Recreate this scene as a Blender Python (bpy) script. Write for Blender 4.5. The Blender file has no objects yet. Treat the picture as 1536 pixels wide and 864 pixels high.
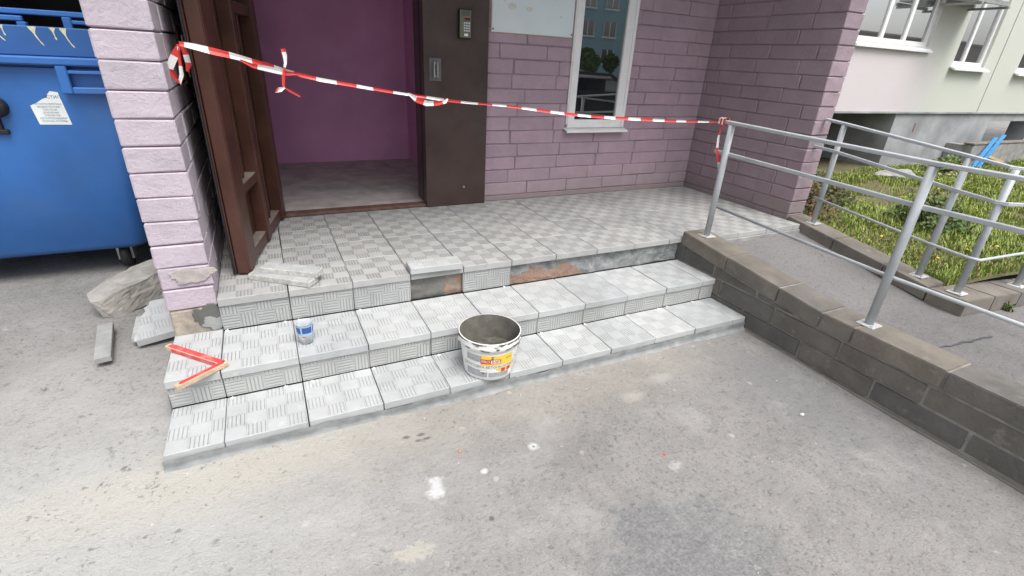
import bpy, bmesh, math, random
from mathutils import Vector, Matrix, noise
R = math.radians
rnd = random.Random(7)
S = bpy.context.scene
C = S.collection

# ------------------------------------------------------------------ camera
cam_d = bpy.data.cameras.new('camera')
cam = bpy.data.objects.new('camera', cam_d); C.objects.link(cam)
cam_d.sensor_width = 36.0; cam_d.lens = 733.94 / 1536 * 36.0
cam_d.clip_start = 0.05; cam_d.clip_end = 600
CAM = Vector((0.30524, -2.38731, 1.07494))
cam.matrix_world = Matrix.Translation(CAM) @ Matrix.Rotation(R(-27.0497), 4, 'Z') @ Matrix.Rotation(R(64.8748), 4, 'X') @ Matrix.Rotation(R(3.1107), 4, 'Z')
S.camera = cam
# ------------------------------------------------------------------ world and sun (bright overcast)
SUN_EL, SUN_AZ = R(63), R(168)          # sun stands behind the camera, azimuth measured from +Y towards +X
w = bpy.data.worlds.new('World'); S.world = w; w.use_nodes = True
nt = w.node_tree; nt.nodes.clear()
sky = nt.nodes.new('ShaderNodeTexSky'); sky.sky_type = 'NISHITA'; sky.sun_disc = False
sky.sun_elevation = SUN_EL; sky.sun_rotation = SUN_AZ; sky.air_density = 1.0; sky.dust_density = 4.0; sky.ozone_density = 1.0
hs = nt.nodes.new('ShaderNodeHueSaturation'); hs.inputs['Saturation'].default_value = 0.3
bg = nt.nodes.new('ShaderNodeBackground'); bg.inputs['Strength'].default_value = 0.15
wo = nt.nodes.new('ShaderNodeOutputWorld')
nt.links.new(sky.outputs[0], hs.inputs['Color']); nt.links.new(hs.outputs[0], bg.inputs[0]); nt.links.new(bg.outputs[0], wo.inputs[0])
sd = bpy.data.lights.new('sun', 'SUN'); sd.energy = 1.5; sd.angle = R(35); sd.color = (1.0, 0.98, 0.955)
sun = bpy.data.objects.new('sun', sd); C.objects.link(sun)
sdir = Vector((math.sin(SUN_AZ) * math.cos(SUN_EL), math.cos(SUN_AZ) * math.cos(SUN_EL), math.sin(SUN_EL)))
sun.rotation_euler = sdir.to_track_quat('Z', 'Y').to_euler()
S.view_settings.view_transform = 'Standard'; S.view_settings.look = 'None'
S.view_settings.exposure = 0.85; S.view_settings.gamma = 1.0; S.view_settings.use_curve_mapping = False

# ------------------------------------------------------------------ materials
def rgb(r, g, b):
    f = lambda c: (c / 255 / 12.92) if c / 255 <= 0.04045 else ((c / 255 + 0.055) / 1.055) ** 2.4
    return (f(r), f(g), f(b))
class Nodes:
    def __init__(s, name):
        s.m = bpy.data.materials.new(name); s.m.use_nodes = True; s.t = s.m.node_tree; s.t.nodes.clear()
        s.out = s.n('ShaderNodeOutputMaterial'); s.b = s.n('ShaderNodeBsdfPrincipled'); s.l(s.b.outputs[0], s.out.inputs[0])
        s.geo = s.n('ShaderNodeNewGeometry'); s.tc = s.n('ShaderNodeTexCoord')
    def n(s, t, **k):
        x = s.t.nodes.new(t)
        for a, v in k.items(): setattr(x, a, v)
        return x
    def l(s, a, b): s.t.links.new(a, b)
    def pos(s): return s.geo.outputs['Position']
    def obj(s): return s.tc.outputs['Object']
    def noise(s, vec, scale, detail=4, rough=0.55, dist=0.0):
        x = s.n('ShaderNodeTexNoise'); x.inputs['Scale'].default_value = scale; x.inputs['Detail'].default_value = detail
        x.inputs['Roughness'].default_value = rough; x.inputs['Distortion'].default_value = dist
        s.l(vec, x.inputs['Vector']); return x.outputs['Fac']
    def ramp(s, f, a, b, c0=0.0, c1=1.0):
        x = s.n('ShaderNodeMapRange'); x.inputs[1].default_value = a; x.inputs[2].default_value = b
        x.inputs[3].default_value = c0; x.inputs[4].default_value = c1; s.l(f, x.inputs[0]); return x.outputs[0]
    def mix(s, f, a, b, mode='MIX'):
        x = s.n('ShaderNodeMix', data_type='RGBA', blend_type=mode)
        for v, i in ((f, 0), (a, 6), (b, 7)):
            if hasattr(v, 'links'): s.l(v, x.inputs[i])
            elif i: x.inputs[i].default_value = (*v, 1)
            else: x.inputs[i].default_value = v
        return x.outputs[2]
    def math(s, op, a, b=None, c=None):
        x = s.n('ShaderNodeMath', operation=op)
        for i, v in enumerate((a, b, c)):
            if v is None: continue
            if hasattr(v, 'links'): s.l(v, x.inputs[i])
            else: x.inputs[i].default_value = v
        return x.outputs[0]
    def sep(s, v):
        x = s.n('ShaderNodeSeparateXYZ'); s.l(v, x.inputs[0]); return x.outputs
    def rand(s): return s.n('ShaderNodeObjectInfo').outputs['Random']
    def bump(s, h, strength, dist=0.005, prev=None):
        x = s.n('ShaderNodeBump'); x.inputs['Strength'].default_value = strength; x.inputs['Distance'].default_value = dist
        s.l(h, x.inputs['Height'])
        if prev is not None: s.l(prev, x.inputs['Normal'])
        return x.outputs[0]
    def done(s, col=None, rough=None, nrm=None, metal=0.0, spec=0.5):
        if col is not None:
            if hasattr(col, 'links'): s.l(col, s.b.inputs['Base Color'])
            else: s.b.inputs['Base Color'].default_value = (*col, 1)
        if rough is not None:
            if hasattr(rough, 'links'): s.l(rough, s.b.inputs['Roughness'])
            else: s.b.inputs['Roughness'].default_value = rough
        if nrm is not None: s.l(nrm, s.b.inputs['Normal'])
        s.b.inputs['Metallic'].default_value = metal; s.b.inputs['Specular IOR Level'].default_value = spec
        return s.m
def plain(name, col, rough=0.7, var=0.25, scale=9, bump=0.25, bscale=70, tint=0.0, metal=0.0, spec=0.4, dirt=None, dirt_amt=0.5):
    s = Nodes(name); f = s.noise(s.pos(), scale, 5)
    dark = tuple(c * (1 - var) for c in col); lite = tuple(min(1, c * (1 + var * 0.6)) for c in col)
    c = s.mix(s.ramp(f, 0.3, 0.7), dark, lite)
    if dirt:
        g = s.noise(s.pos(), scale * 0.45, 6, 0.65); c = s.mix(s.ramp(g, 0.5, 0.72, 0, dirt_amt), c, dirt)
    if tint:
        c = s.mix(1.0, c, s.mix(s.rand(), (1 - tint,) * 3, (1, 1, 1)), 'MULTIPLY')
    nr = s.bump(s.noise(s.pos(), bscale, 5, 0.6), bump, 0.004) if bump else None
    return s.done(c, rough, nr, metal, spec)

M = {}
def asphalt(name, base, dust):
    s = Nodes(name); p = s.pos(); X, Y, Z = s.sep(p)
    big = s.noise(p, 0.9, 6, 0.6, 0.4); mid = s.noise(p, 5, 6, 0.62); fine = s.noise(p, 55, 4, 0.7); grain = s.noise(p, 190, 2, 0.5)
    c = s.mix(s.ramp(big, 0.35, 0.68), tuple(v * 0.8 for v in base), tuple(v * 1.15 for v in base))
    c = s.mix(s.ramp(mid, 0.38, 0.70, 0, 0.5), c, tuple(v * 1.22 for v in base))
    c = s.mix(s.ramp(fine, 0.46, 0.30, 0, 0.75), c, tuple(v * 0.36 for v in base))
    c = s.mix(s.ramp(s.noise(p, 120, 3, 0.7), 0.56, 0.70, 0, 0.55), c, tuple(v * 1.7 for v in base))
    c = s.mix(s.ramp(s.noise(p, 16, 6, 0.7), 0.52, 0.68, 0, 0.4), c, (base[0] * 1.28, base[1] * 1.26, base[2] * 1.22))
    c = s.mix(s.ramp(s.noise(p, 2.6, 6, 0.7, 0.6), 0.55, 0.72, 0, 0.4), c, tuple(v * 0.68 for v in base))
    if dust:
        # cement dust at the foot of the steps; left spot: dust plus painted daylight
        def spot(cx, cy, rx, ry, amt, col, c, wob=0.35, edge=0.35, sc=3.0):
            dx = s.math('DIVIDE', s.math('SUBTRACT', X, cx), rx); dy = s.math('DIVIDE', s.math('SUBTRACT', Y, cy), ry)
            d = s.math('SQRT', s.math('ADD', s.math('MULTIPLY', dx, dx), s.math('MULTIPLY', dy, dy)))
            d = s.math('ADD', d, s.math('MULTIPLY', s.math('SUBTRACT', s.noise(p, sc, 6, 0.65), 0.5), wob * 4))
            return s.mix(s.ramp(d, 1 - edge, 1 + edge, amt, 0), c, col)
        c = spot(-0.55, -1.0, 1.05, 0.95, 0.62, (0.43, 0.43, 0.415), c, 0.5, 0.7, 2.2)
        c = spot(-0.1, -0.72, 0.55, 0.14, 0.5, (0.45, 0.43, 0.38), c, 0.5, 0.5, 4)
        c = spot(1.3, -0.73, 1.6, 0.20, 0.4, (0.34, 0.31, 0.265), c, 0.4, 0.5, 4)
        c2 = spot(1.38, -1.70, 0.30, 0.24, 1.0, (1, 1, 1), (0, 0, 0), 0.45, 0.22, 11)
        spk = s.math('MULTIPLY', s.sep(c2)[0], s.ramp(s.noise(p, 70, 4, 0.75), 0.60, 0.40, 0.12, 0.68))
        c = s.mix(spk, c, (0.115, 0.125, 0.14))
        c = spot(0.692, -1.106, 0.030, 0.045, 0.75, (0.56, 0.56, 0.56), c, 0.9, 0.4, 30)
        c = spot(0.545, -1.321, 0.065, 0.03, 0.5, (0.44, 0.41, 0.34), c, 1.1, 0.2, 34)
        c = spot(1.133, -1.04, 0.020, 0.018, 0.7, (0.62, 0.62, 0.60), c, 0.4, 0.5, 40)
        c = spot(0.89, -1.09, 0.014, 0.012, 0.7, (0.60, 0.60, 0.60), c, 0.4, 0.4, 40)
        for (a, b_, r1, r2) in ((0.66, -0.80, .015, .009), (0.72, -0.805, .016, .008), (0.70, -0.835, .012, .008), (0.735, -0.835, .018, .006), (0.83, -1.30, .010, .009), (1.134, -1.042, .006, .006)):
            c = spot(a, b_, r1, r2, 0.7, (0.07, 0.065, 0.06), c, 0.4, 0.4, 60)
        c = spot(1.75, -0.93, 0.05, 0.03, 0.4, (0.44, 0.41, 0.36), c, 0.5, 0.5, 15)
        c = spot(1.98, -0.86, 0.06, 0.03, 0.4, (0.44, 0.42, 0.40), c, 0.5, 0.5, 15)
        c = spot(1.62, -1.36, 0.03, 0.025, 0.4, (0.50, 0.49, 0.48), c, 0.7, 0.3, 28)
        c = spot(2.55, -1.2, 0.25, 0.7, 0.45, (0.135, 0.138, 0.15), c, 0.4, 0.7, 4)  # bluish shade along the ramp wall base, painted into the asphalt colour
        pit = s.math('MULTIPLY', s.ramp(s.noise(p, 34, 4, 0.75), 0.42, 0.34), s.ramp(s.noise(p, 4.5, 4, 0.6), 0.40, 0.56))
        c = s.mix(s.math('MULTIPLY', pit, 0.75), c, (0.12, 0.115, 0.105))
        c = s.mix(s.math('MULTIPLY', s.ramp(s.noise(p, 3.1, 7, 0.72, 0.15), 0.52, 0.70), 0.38), c, (0.40, 0.39, 0.375))
        # plaster crumbs and drips
        v = s.n('ShaderNodeTexVoronoi'); v.inputs['Scale'].default_value = 7.5; v.inputs['Randomness'].default_value = 1; s.l(p, v.inputs['Vector'])
        dd = s.math('ADD', v.outputs['Distance'], s.math('MULTIPLY', s.math('SUBTRACT', s.noise(p, 38, 5, 0.7), 0.5), 0.30))
        vc = s.sep(v.outputs['Color'])[0]
        msk = s.math('MULTIPLY', s.ramp(dd, 0.05, 0.10, 1, 0), s.ramp(vc, 0.5, 0.85))
        c = s.mix(s.math('MULTIPLY', msk, 0.42), c, (0.50, 0.48, 0.44))
    h = s.math('ADD', s.math('MULTIPLY', fine, 0.7), s.math('MULTIPLY', grain, 0.5))
    nr = s.bump(h, 0.8, 0.008); nr = s.bump(mid, 0.4, 0.02, nr); nr = s.bump(s.noise(p, 27, 5, 0.7), 0.6, 0.012, nr)
    return s.done(c, 0.93, nr, 0, 0.25)
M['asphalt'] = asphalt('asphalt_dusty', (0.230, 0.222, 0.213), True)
M['ramp'] = asphalt('asphalt_ramp', (0.165, 0.160, 0.158), False)

def tile_mat(name, cross, amt, wlo, whi, cellamt=0.0, base=(1, 1, 1)):
    s = Nodes(name); o = s.obj(); x, y, z = s.sep(o)
    cell = 0.075
    cx = s.math('FLOOR', s.math('DIVIDE', x, cell)); cy = s.math('FLOOR', s.math('DIVIDE', y, cell))
    par = s.math('ABSOLUTE', s.math('MODULO', s.math('ADD', cx, cy), 2.0))          # 0 / 1 basket weave
    fx = s.math('FRACT', s.math('ADD', s.math('DIVIDE', x, cell), 10)); fy = s.math('FRACT', s.math('ADD', s.math('DIVIDE', y, cell), 10))
    def groove(f):
        t = s.math('FRACT', s.math('MULTIPLY', f, 5.0)); d = s.math('ABSOLUTE', s.math('SUBTRACT', t, 0.5))
        return s.ramp(d, wlo, whi, 1, 0)
    def inside(f): return s.ramp(s.math('ABSOLUTE', s.math('SUBTRACT', f, 0.5)), 0.45, 0.49, 1, 0)
    gA = s.math('MULTIPLY', groove(fx), inside(fy)); gB = s.math('MULTIPLY', groove(fy), inside(fx))
    g = s.math('ADD', s.math('MULTIPLY', gA, par), s.math('MULTIPLY', s.math('MULTIPLY', gB, cross), s.math('SUBTRACT', 1.0, par)))
    nz = s.sep(s.tc.outputs['Normal'])[2]                                             # relief only on the tile's show face
    top = s.ramp(nz, 0.9, 0.99)
    edge = s.math('MAXIMUM', s.ramp(s.math('ABSOLUTE', s.math('SUBTRACT', fx, 0.5)), 0.475, 0.5), s.ramp(s.math('ABSOLUTE', s.math('SUBTRACT', fy, 0.5)), 0.475, 0.5))
    g = s.math('MULTIPLY', g, top); edge = s.math('MULTIPLY', edge, top)
    p = s.pos(); r = s.rand()
    n1 = s.noise(p, 6, 5, 0.6); n2 = s.noise(p, 70, 4, 0.65); n3 = s.noise(p, 2.3, 4)
    c = s.mix(s.ramp(n1, 0.3, 0.7), (0.42, 0.43, 0.43), (0.52, 0.53, 0.53))
    c = s.mix(1.0, c, s.mix(r, (0.88, 0.885, 0.89), (1.05, 1.045, 1.03)), 'MULTIPLY')
    c = s.mix(s.ramp(s.noise(p, 14, 6, 0.7), 0.56, 0.66, 0, 0.45), c, (0.62, 0.62, 0.6))
    c = s.mix(s.ramp(s.noise(p, 9, 7, 0.75, 0.8), 0.60, 0.66, 0, 0.35), c, (0.30, 0.305, 0.30))
    c = s.mix(1.0, c, base, 'MULTIPLY')
    dirt = s.ramp(n3, 0.35, 0.65, 0.5, 1.0)
    c = s.mix(s.math('MULTIPLY', s.math('MULTIPLY', par, top), s.math('MULTIPLY', dirt, cellamt)), c, (0.2, 0.2, 0.2))  # lined cells darker as a whole: shading of their ribs put into the colour
    c = s.mix(s.math('MULTIPLY', g, s.math('MULTIPLY', dirt, amt)), c, (0.15, 0.15, 0.145))
    c = s.mix(s.math('MULTIPLY', edge, 0.30), c, (0.2, 0.2, 0.195))
    c = s.mix(s.ramp(s.noise(p, 22, 5, 0.75), 0.64, 0.72, 0, 0.55), c, (0.17, 0.165, 0.15))
    c = s.mix(s.ramp(s.noise(p, 3.5, 6, 0.7), 0.50, 0.72, 0, 0.32), c, (0.24, 0.235, 0.22))
    h = s.math('SUBTRACT', s.math('MULTIPLY', n2, 0.12), s.math('ADD', g, s.math('MULTIPLY', edge, 0.5)))
    return s.done(c, 0.82, s.bump(h, 0.55, 0.004), 0, 0.35)
M['tile'] = tile_mat('ribbed_tread_tile', 0.16, 0.68, 0.05, 0.16, 0.03, (0.89, 0.895, 0.90))
M['tile_new'] = tile_mat('pale_new_tile', 0.06, 0.4, 0.05, 0.15, 0.0)
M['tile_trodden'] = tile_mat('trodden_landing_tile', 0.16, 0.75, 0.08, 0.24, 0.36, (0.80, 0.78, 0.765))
M['tile_riser'] = tile_mat('ribbed_riser_tile', 0.95, 0.72, 0.08, 0.20, 0.0, (0.84, 0.84, 0.83))
M['tile_old'] = plain('raw_cut_tile', (0.40, 0.41, 0.39), 0.9, 0.25, 18, 0.5, 90)
M['tile_rough'] = plain('broken_tile_edge', (0.50, 0.49, 0.46), 0.95, 0.3, 40, 0.9, 120)

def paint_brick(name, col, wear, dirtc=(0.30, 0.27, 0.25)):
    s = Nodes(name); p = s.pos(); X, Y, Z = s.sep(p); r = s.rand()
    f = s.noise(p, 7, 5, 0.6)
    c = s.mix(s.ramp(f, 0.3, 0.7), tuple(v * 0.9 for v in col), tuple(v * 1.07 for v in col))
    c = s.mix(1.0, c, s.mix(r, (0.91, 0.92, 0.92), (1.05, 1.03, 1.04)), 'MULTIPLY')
    mp = s.n('ShaderNodeMapping'); mp.inputs['Scale'].default_value = (9, 9, 1.2); s.l(p, mp.inputs['Vector'])
    c = s.mix(s.ramp(s.noise(mp.outputs[0], 1.0, 5, 0.6), 0.55, 0.75, 0, 0.28), c, tuple(v * 0.72 for v in col))
    low = s.math('ADD', Z, s.math('MULTIPLY', s.noise(p, 6, 5, 0.65), 0.35))
    c = s.mix(s.ramp(low, 0.18, 0.42, 0.55, 0.0), c, dirtc)
    c = s.mix(s.ramp(s.noise(p, 28, 5, 0.7), 0.66, 0.72, 0, wear), c, (0.46, 0.42, 0.39))
    c = s.mix(s.ramp(s.noise(p, 1.6, 6, 0.65), 0.48, 0.72, 0, 0.38), c, tuple(v * 0.74 + 0.02 for v in col))
    c = s.mix(s.ramp(s.noise(p, 90, 3, 0.7), 0.36, 0.28, 0, 0.5), c, tuple(v * 0.5 for v in col))
    nr = s.bump(s.noise(p, 55, 5, 0.75), 0.7, 0.008); nr = s.bump(s.noise(p, 9, 3), 0.4, 0.02, nr)
    return s.done(c, 0.78, nr, 0, 0.35)
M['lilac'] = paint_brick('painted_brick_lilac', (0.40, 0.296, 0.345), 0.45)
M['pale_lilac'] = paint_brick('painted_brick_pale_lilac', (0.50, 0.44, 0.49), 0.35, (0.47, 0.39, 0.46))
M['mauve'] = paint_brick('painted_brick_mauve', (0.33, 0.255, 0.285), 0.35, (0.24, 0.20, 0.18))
M['joint'] = plain('joint_mortar_painted', (0.25, 0.19, 0.23), 0.9, 0.3, 12, 0.4, 60)
M['bare_paint'] = plain('scuffed_brick_face', (0.42, 0.38, 0.36), 0.9, 0.3, 22, 0.8, 50, dirt=(0.46, 0.39, 0.44), dirt_amt=0.9)
M['plaster_foot'] = plain('bare_render', (0.42, 0.365, 0.30), 0.95, 0.35, 14, 0.8, 50, dirt=(0.13, 0.115, 0.10), dirt_amt=0.9)
M['mortar_wet'] = plain('fresh_mortar', (0.235, 0.245, 0.245), 0.75, 0.3, 16, 0.8, 60, dirt=(0.34, 0.345, 0.34), dirt_amt=0.5)
M['mortar_dark'] = plain('wet_dark_mortar', (0.105, 0.108, 0.10), 0.6, 0.25, 12, 0.6, 50)
M['concrete'] = plain('grey_concrete', (0.30, 0.295, 0.28), 0.92, 0.3, 7, 0.7, 60, dirt=(0.2, 0.19, 0.175), dirt_amt=0.5)
M['chunk'] = plain('old_concrete_lump', (0.345, 0.33, 0.30), 0.95, 0.32, 9, 1.0, 45, dirt=(0.2, 0.185, 0.165), dirt_amt=0.6)
def stained_wall():
    s = Nodes('riser_mortar_over_brick'); p = s.pos(); X, Y, Z = s.sep(p)
    c = s.mix(s.ramp(s.noise(p, 13, 6, 0.65), 0.35, 0.65), (0.22, 0.235, 0.235), (0.44, 0.45, 0.445))
    k = s.math('ADD', s.math('MULTIPLY', s.noise(p, 7, 5, 0.6), 0.22), Z)
    near = s.ramp(s.math('ABSOLUTE', s.math('SUBTRACT', X, 1.72)), 0.22, 0.42, 0, 1)
    k = s.math('ADD', k, s.math('MULTIPLY', near, 0.12))
    c = s.mix(s.ramp(k, 0.012, 0.022, 0.92, 0), c, (0.38, 0.245, 0.185))
    nr = s.bump(s.noise(p, 24, 6, 0.75), 1.0, 0.03)
    return s.done(c, 0.88, nr, 0, 0.3)
M['riser_bare'] = stained_wall()
def hole_mat():
    s = Nodes('wet_mortar_with_brick'); p = s.pos(); X, Y, Z = s.sep(p)
    c = s.mix(s.ramp(s.noise(p, 13, 6, 0.65), 0.35, 0.65), (0.145, 0.142, 0.125), (0.20, 0.195, 0.178))
    k = s.math('ADD', X, s.math('MULTIPLY', s.noise(p, 16, 5, 0.65), 0.14))
    c = s.mix(s.ramp(k, 1.180, 1.188), c, s.mix(s.ramp(s.noise(p, 30, 5), .4, .6), (0.24, 0.23, 0.21), (0.36, 0.23, 0.165)))
    return s.done(c, 0.7, s.bump(s.noise(p, 40, 6, 0.7), 0.9, 0.008), 0, 0.4)
M['riser_hole'] = hole_mat()
def kerb_mat(name, col):
    s = Nodes(name); p = s.pos(); r = s.rand(); N = s.sep(s.geo.outputs['Normal'])[2]
    c = s.mix(s.ramp(s.noise(p, 5, 6, 0.62), 0.3, 0.7), tuple(v * 0.7 for v in col), tuple(v * 1.15 for v in col))
    c = s.mix(1.0, c, s.mix(r, (0.80, 0.81, 0.84), (1.1, 1.05, 1.0)), 'MULTIPLY')
    c = s.mix(s.ramp(s.noise(p, 11, 6, 0.7), 0.60, 0.70, 0, 0.4), c, (0.34, 0.33, 0.31))
    c = s.mix(s.ramp(s.noise(p, 60, 4, 0.7), 0.6, 0.7, 0, 0.3), c, tuple(v * 0.4 for v in col))
    nr = s.bump(s.noise(p, 70, 5, 0.7), 0.6, 0.006); nr = s.bump(s.noise(p, 12, 4), 0.4, 0.015, nr)
    return s.done(c, 0.9, nr, 0, 0.3)
M['block'] = kerb_mat('dark_concrete_block', (0.165, 0.157, 0.142))
M['kerb'] = kerb_mat('weathered_kerb_stone', (0.195, 0.182, 0.160))
M['pointing'] = plain('grey_pointing', (0.275, 0.262, 0.238), 0.92, 0.35, 15, 0.5, 70)
def rail_mat():
    s = Nodes('grey_railing_paint'); p = s.pos()
    c = s.mix(s.ramp(s.noise(p, 9, 5), 0.3, 0.7), (0.36, 0.385, 0.40), (0.45, 0.475, 0.49))
    c = s.mix(s.ramp(s.noise(p, 48, 5, 0.7), 0.67, 0.71, 0, 0.85), c, (0.10, 0.075, 0.06))
    c = s.mix(s.ramp(s.noise(p, 14, 6, 0.7), 0.62, 0.74, 0, 0.4), c, (0.30, 0.29, 0.27))
    return s.done(c, 0.45, s.bump(s.noise(p, 50, 4, 0.6), 0.25, 0.003), 0, 0.5)
M['rail'] = rail_mat()
M['plate'] = plain('pale_base_plate', (0.52, 0.53, 0.53), 0.5, 0.15, 30, 0.2, 80, dirt=(0.2, 0.10, 0.05), dirt_amt=0.5)
M['brown'] = plain('brown_door_paint', (0.074, 0.029, 0.020), 0.40, 0.35, 5, 0.18, 40, dirt=(0.085, 0.055, 0.045), dirt_amt=0.4)
M['brown_panel'] = plain('brown_steel_panel', (0.062, 0.040, 0.036), 0.34, 0.3, 4, 0.15, 30, dirt=(0.095, 0.082, 0.074), dirt_amt=0.5)
M['dust_brown'] = plain('dusty_brown_ledge', (0.20, 0.165, 0.145), 0.9, 0.3, 20, 0.3, 60)
M['black'] = plain('black_rubber', (0.018, 0.018, 0.02), 0.6, 0.2, 20, 0.2)
M['white_pvc'] = plain('white_plastic_frame', (0.78, 0.78, 0.78), 0.35, 0.06, 10, 0.05, spec=0.5)
M['sheet'] = plain('pale_sheet', (0.66, 0.73, 0.76), 0.45, 0.07, 4, 0.08, 20, dirt=(0.66, 0.62, 0.56), dirt_amt=0.35)
M['steel'] = plain('worn_steel', (0.42, 0.42, 0.40), 0.35, 0.2, 30, 0.1, metal=0.8)
M['bronze'] = plain('intercom_case', (0.20, 0.185, 0.13), 0.35, 0.2, 30, 0.1, metal=0.5)
M['key'] = plain('pale_key', (0.55, 0.6, 0.66), 0.4, 0.05, 20, 0)
M['display'] = plain('dark_red_display', (0.16, 0.02, 0.02), 0.2, 0.1, 20, 0)
M['blue_bin'] = plain('blue_bin_plastic', (0.040, 0.155, 0.45), 0.42, 0.16, 3.0, 0.12, 25, dirt=(0.09, 0.17, 0.34), dirt_amt=0.5)
M['blue_dark'] = plain('blue_bin_upper', (0.030, 0.115, 0.34), 0.42, 0.15, 3.0, 0.12, 25)
M['dropping'] = plain('chalky_drips', (0.60, 0.60, 0.42), 0.9, 0.2, 60, 0.3)
M['paper'] = plain('white_sticker', (0.80, 0.83, 0.81), 0.5, 0.05, 10, 0)
M['teal_ink'] = plain('teal_ink', (0.05, 0.16, 0.24), 0.6, 0.05, 10, 0)
M['purple_wall'] = plain('vestibule_purple', (0.72, 0.35, 0.59), 0.7, 0.1, 2.2, 0.2, 30, dirt=(0.36, 0.20, 0.33), dirt_amt=0.3)
M['vest_floor'] = plain('vestibule_floor', (0.48, 0.44, 0.42), 0.8, 0.3, 6, 0.3, 40)
M['dark_room'] = plain('painted_shade_wall', (0.035, 0.032, 0.034), 0.9, 0.2, 5, 0.3)  # near-black colour stands in for the darkness of unlit bay, recess and rooms
M['grey_steel'] = plain('grey_steel_door', (0.13, 0.12, 0.125), 0.6, 0.2, 5, 0.1)
M['bucket'] = plain('white_bucket_plastic', (0.78, 0.78, 0.75), 0.4, 0.06, 12, 0.06, 30, dirt=(0.55, 0.54, 0.50), dirt_amt=0.3)
M['bucket_grey'] = plain('label_grey', (0.36, 0.37, 0.39), 0.5, 0.2, 60, 0.1)
M['yellow'] = plain('label_yellow', (0.85, 0.60, 0.06), 0.5, 0.05, 30, 0)
M['label_red'] = plain('label_red', (0.62, 0.045, 0.03), 0.5, 0.05, 30, 0)
M['label_white'] = plain('label_white', (0.80, 0.80, 0.78), 0.5, 0.04, 30, 0)
M['ink'] = plain('dark_ink', (0.06, 0.065, 0.08), 0.6, 0.05, 30, 0)
M['slurry'] = plain('mortar_in_bucket', (0.095, 0.090, 0.075), 0.5, 0.3, 35, 1.0, 40)
M['slurry_wall'] = plain('mortar_smear', (0.125, 0.118, 0.10), 0.8, 0.3, 22, 0.5, 60)
M['wood'] = plain('bare_wood', (0.55, 0.42, 0.28), 0.75, 0.2, 30, 0.2, 90)
M['red_paint'] = plain('worn_red_paint', (0.60, 0.055, 0.06), 0.5, 0.15, 25, 0.15, 90, dirt=(0.68, 0.40, 0.36), dirt_amt=0.6)
M['tape_red'] = plain('tape_red', (0.66, 0.055, 0.05), 0.4, 0.1, 12, 0)
M['tape_white'] = plain('tape_white', (0.78, 0.78, 0.76), 0.4, 0.06, 12, 0)
M['cup_blue'] = plain('cup_print_blue', (0.045, 0.10, 0.33), 0.4, 0.3, 60, 0)
M['cup_pale'] = plain('cup_print_pale', (0.35, 0.52, 0.70), 0.4, 0.25, 60, 0)
M['spacer'] = plain('white_spacer', (0.80, 0.80, 0.78), 0.5, 0.05, 30, 0)
M['rust'] = plain('rusty_steel', (0.18, 0.075, 0.04), 0.85, 0.4, 25, 0.5)
M['timber_grey'] = plain('grey_board', (0.30, 0.305, 0.295), 0.9, 0.2, 14, 0.5, 70)
M['soil'] = plain('lawn_soil', (0.11, 0.105, 0.045), 0.95, 0.4, 6, 0.8, 25, dirt=(0.13, 0.10, 0.06), dirt_amt=0.6)
M['blue_board'] = plain('bright_blue_board', (0.045, 0.27, 0.60), 0.5, 0.15, 12, 0.1)
M['yellow_board'] = plain('raw_yellow_plank', (0.55, 0.43, 0.24), 0.8, 0.15, 12, 0.2)
M['car'] = plain('dark_car_paint', (0.012, 0.014, 0.02), 0.2, 0.1, 3, 0, spec=0.6)
M['far_teal'] = plain('teal_panel', (0.30, 0.46, 0.50), 0.8, 0.1, 0.5, 0.1, 3)
M['far_brown'] = plain('brown_panel_far', (0.20, 0.16, 0.14), 0.9, 0.2, 0.5, 0.1, 3)
def glass(name, col, rough=0.02, ior=1.5, spec=0.8):
    s = Nodes(name); s.b.inputs['IOR'].default_value = ior
    return s.done(col, rough, None, 0, spec)
M['glass'] = glass('window_glass_dark', (0.012, 0.014, 0.017), 0.01, 2.5)
M['glass_far'] = glass('window_glass_far', (0.06, 0.065, 0.07), 0.02, 3.6)
def clear():
    s = Nodes('clear_plastic'); s.b.inputs['Transmission Weight'].default_value = 0.7; s.b.inputs['IOR'].default_value = 1.3
    return s.done((0.92, 0.95, 0.96), 0.08)
M['clear'] = clear()
def facade_mat():
    s = Nodes('facade_paint'); p = s.pos(); X, Y, Z = s.sep(p)
    f = s.math('ADD', X, s.math('MULTIPLY', s.noise(p, 0.9, 3), 1.6))
    c = s.mix(s.ramp(f, 11.2, 12.4), (0.60, 0.54, 0.56), (0.53, 0.55, 0.485))
    up = s.ramp(s.math('ADD', Z, s.math('MULTIPLY', s.noise(p, 1.5, 3), 0.6)), 1.4, 2.3, 0, 0.5)
    c = s.mix(up, c, (0.53, 0.54, 0.49))
    c = s.mix(s.ramp(s.noise(p, 1.7, 5), 0.4, 0.7, 0, 0.35), c, (0.56, 0.54, 0.53))
    return s.done(c, 0.85, s.bump(s.noise(p, 30, 5), 0.3, 0.01), 0, 0.3)
M['facade'] = facade_mat()
M['facade_up'] = plain('upper_facade_paint', (0.55, 0.54, 0.53), 0.85, 0.1, 0.6, 0.2, 20)
M['plinth'] = plain('grey_plinth_render', (0.34, 0.35, 0.36), 0.9, 0.3, 2.2, 0.4, 25, dirt=(0.24, 0.24, 0.235), dirt_amt=0.6)
M['joint_line'] = plain('brown_panel_joint', (0.17, 0.085, 0.07), 0.9, 0.2, 5, 0.2)
def leaf_mat(name, a, b):
    s = Nodes(name); c = s.mix(s.noise(s.pos(), 5, 4), a, b); c = s.mix(s.ramp(s.noise(s.pos(), 60, 2), 0.35, 0.65), c, tuple(v * 1.5 for v in b))
    s.b.inputs['Subsurface Weight'].default_value = 0.0
    return s.done(c, 0.6, None, 0, 0.25)
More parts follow.
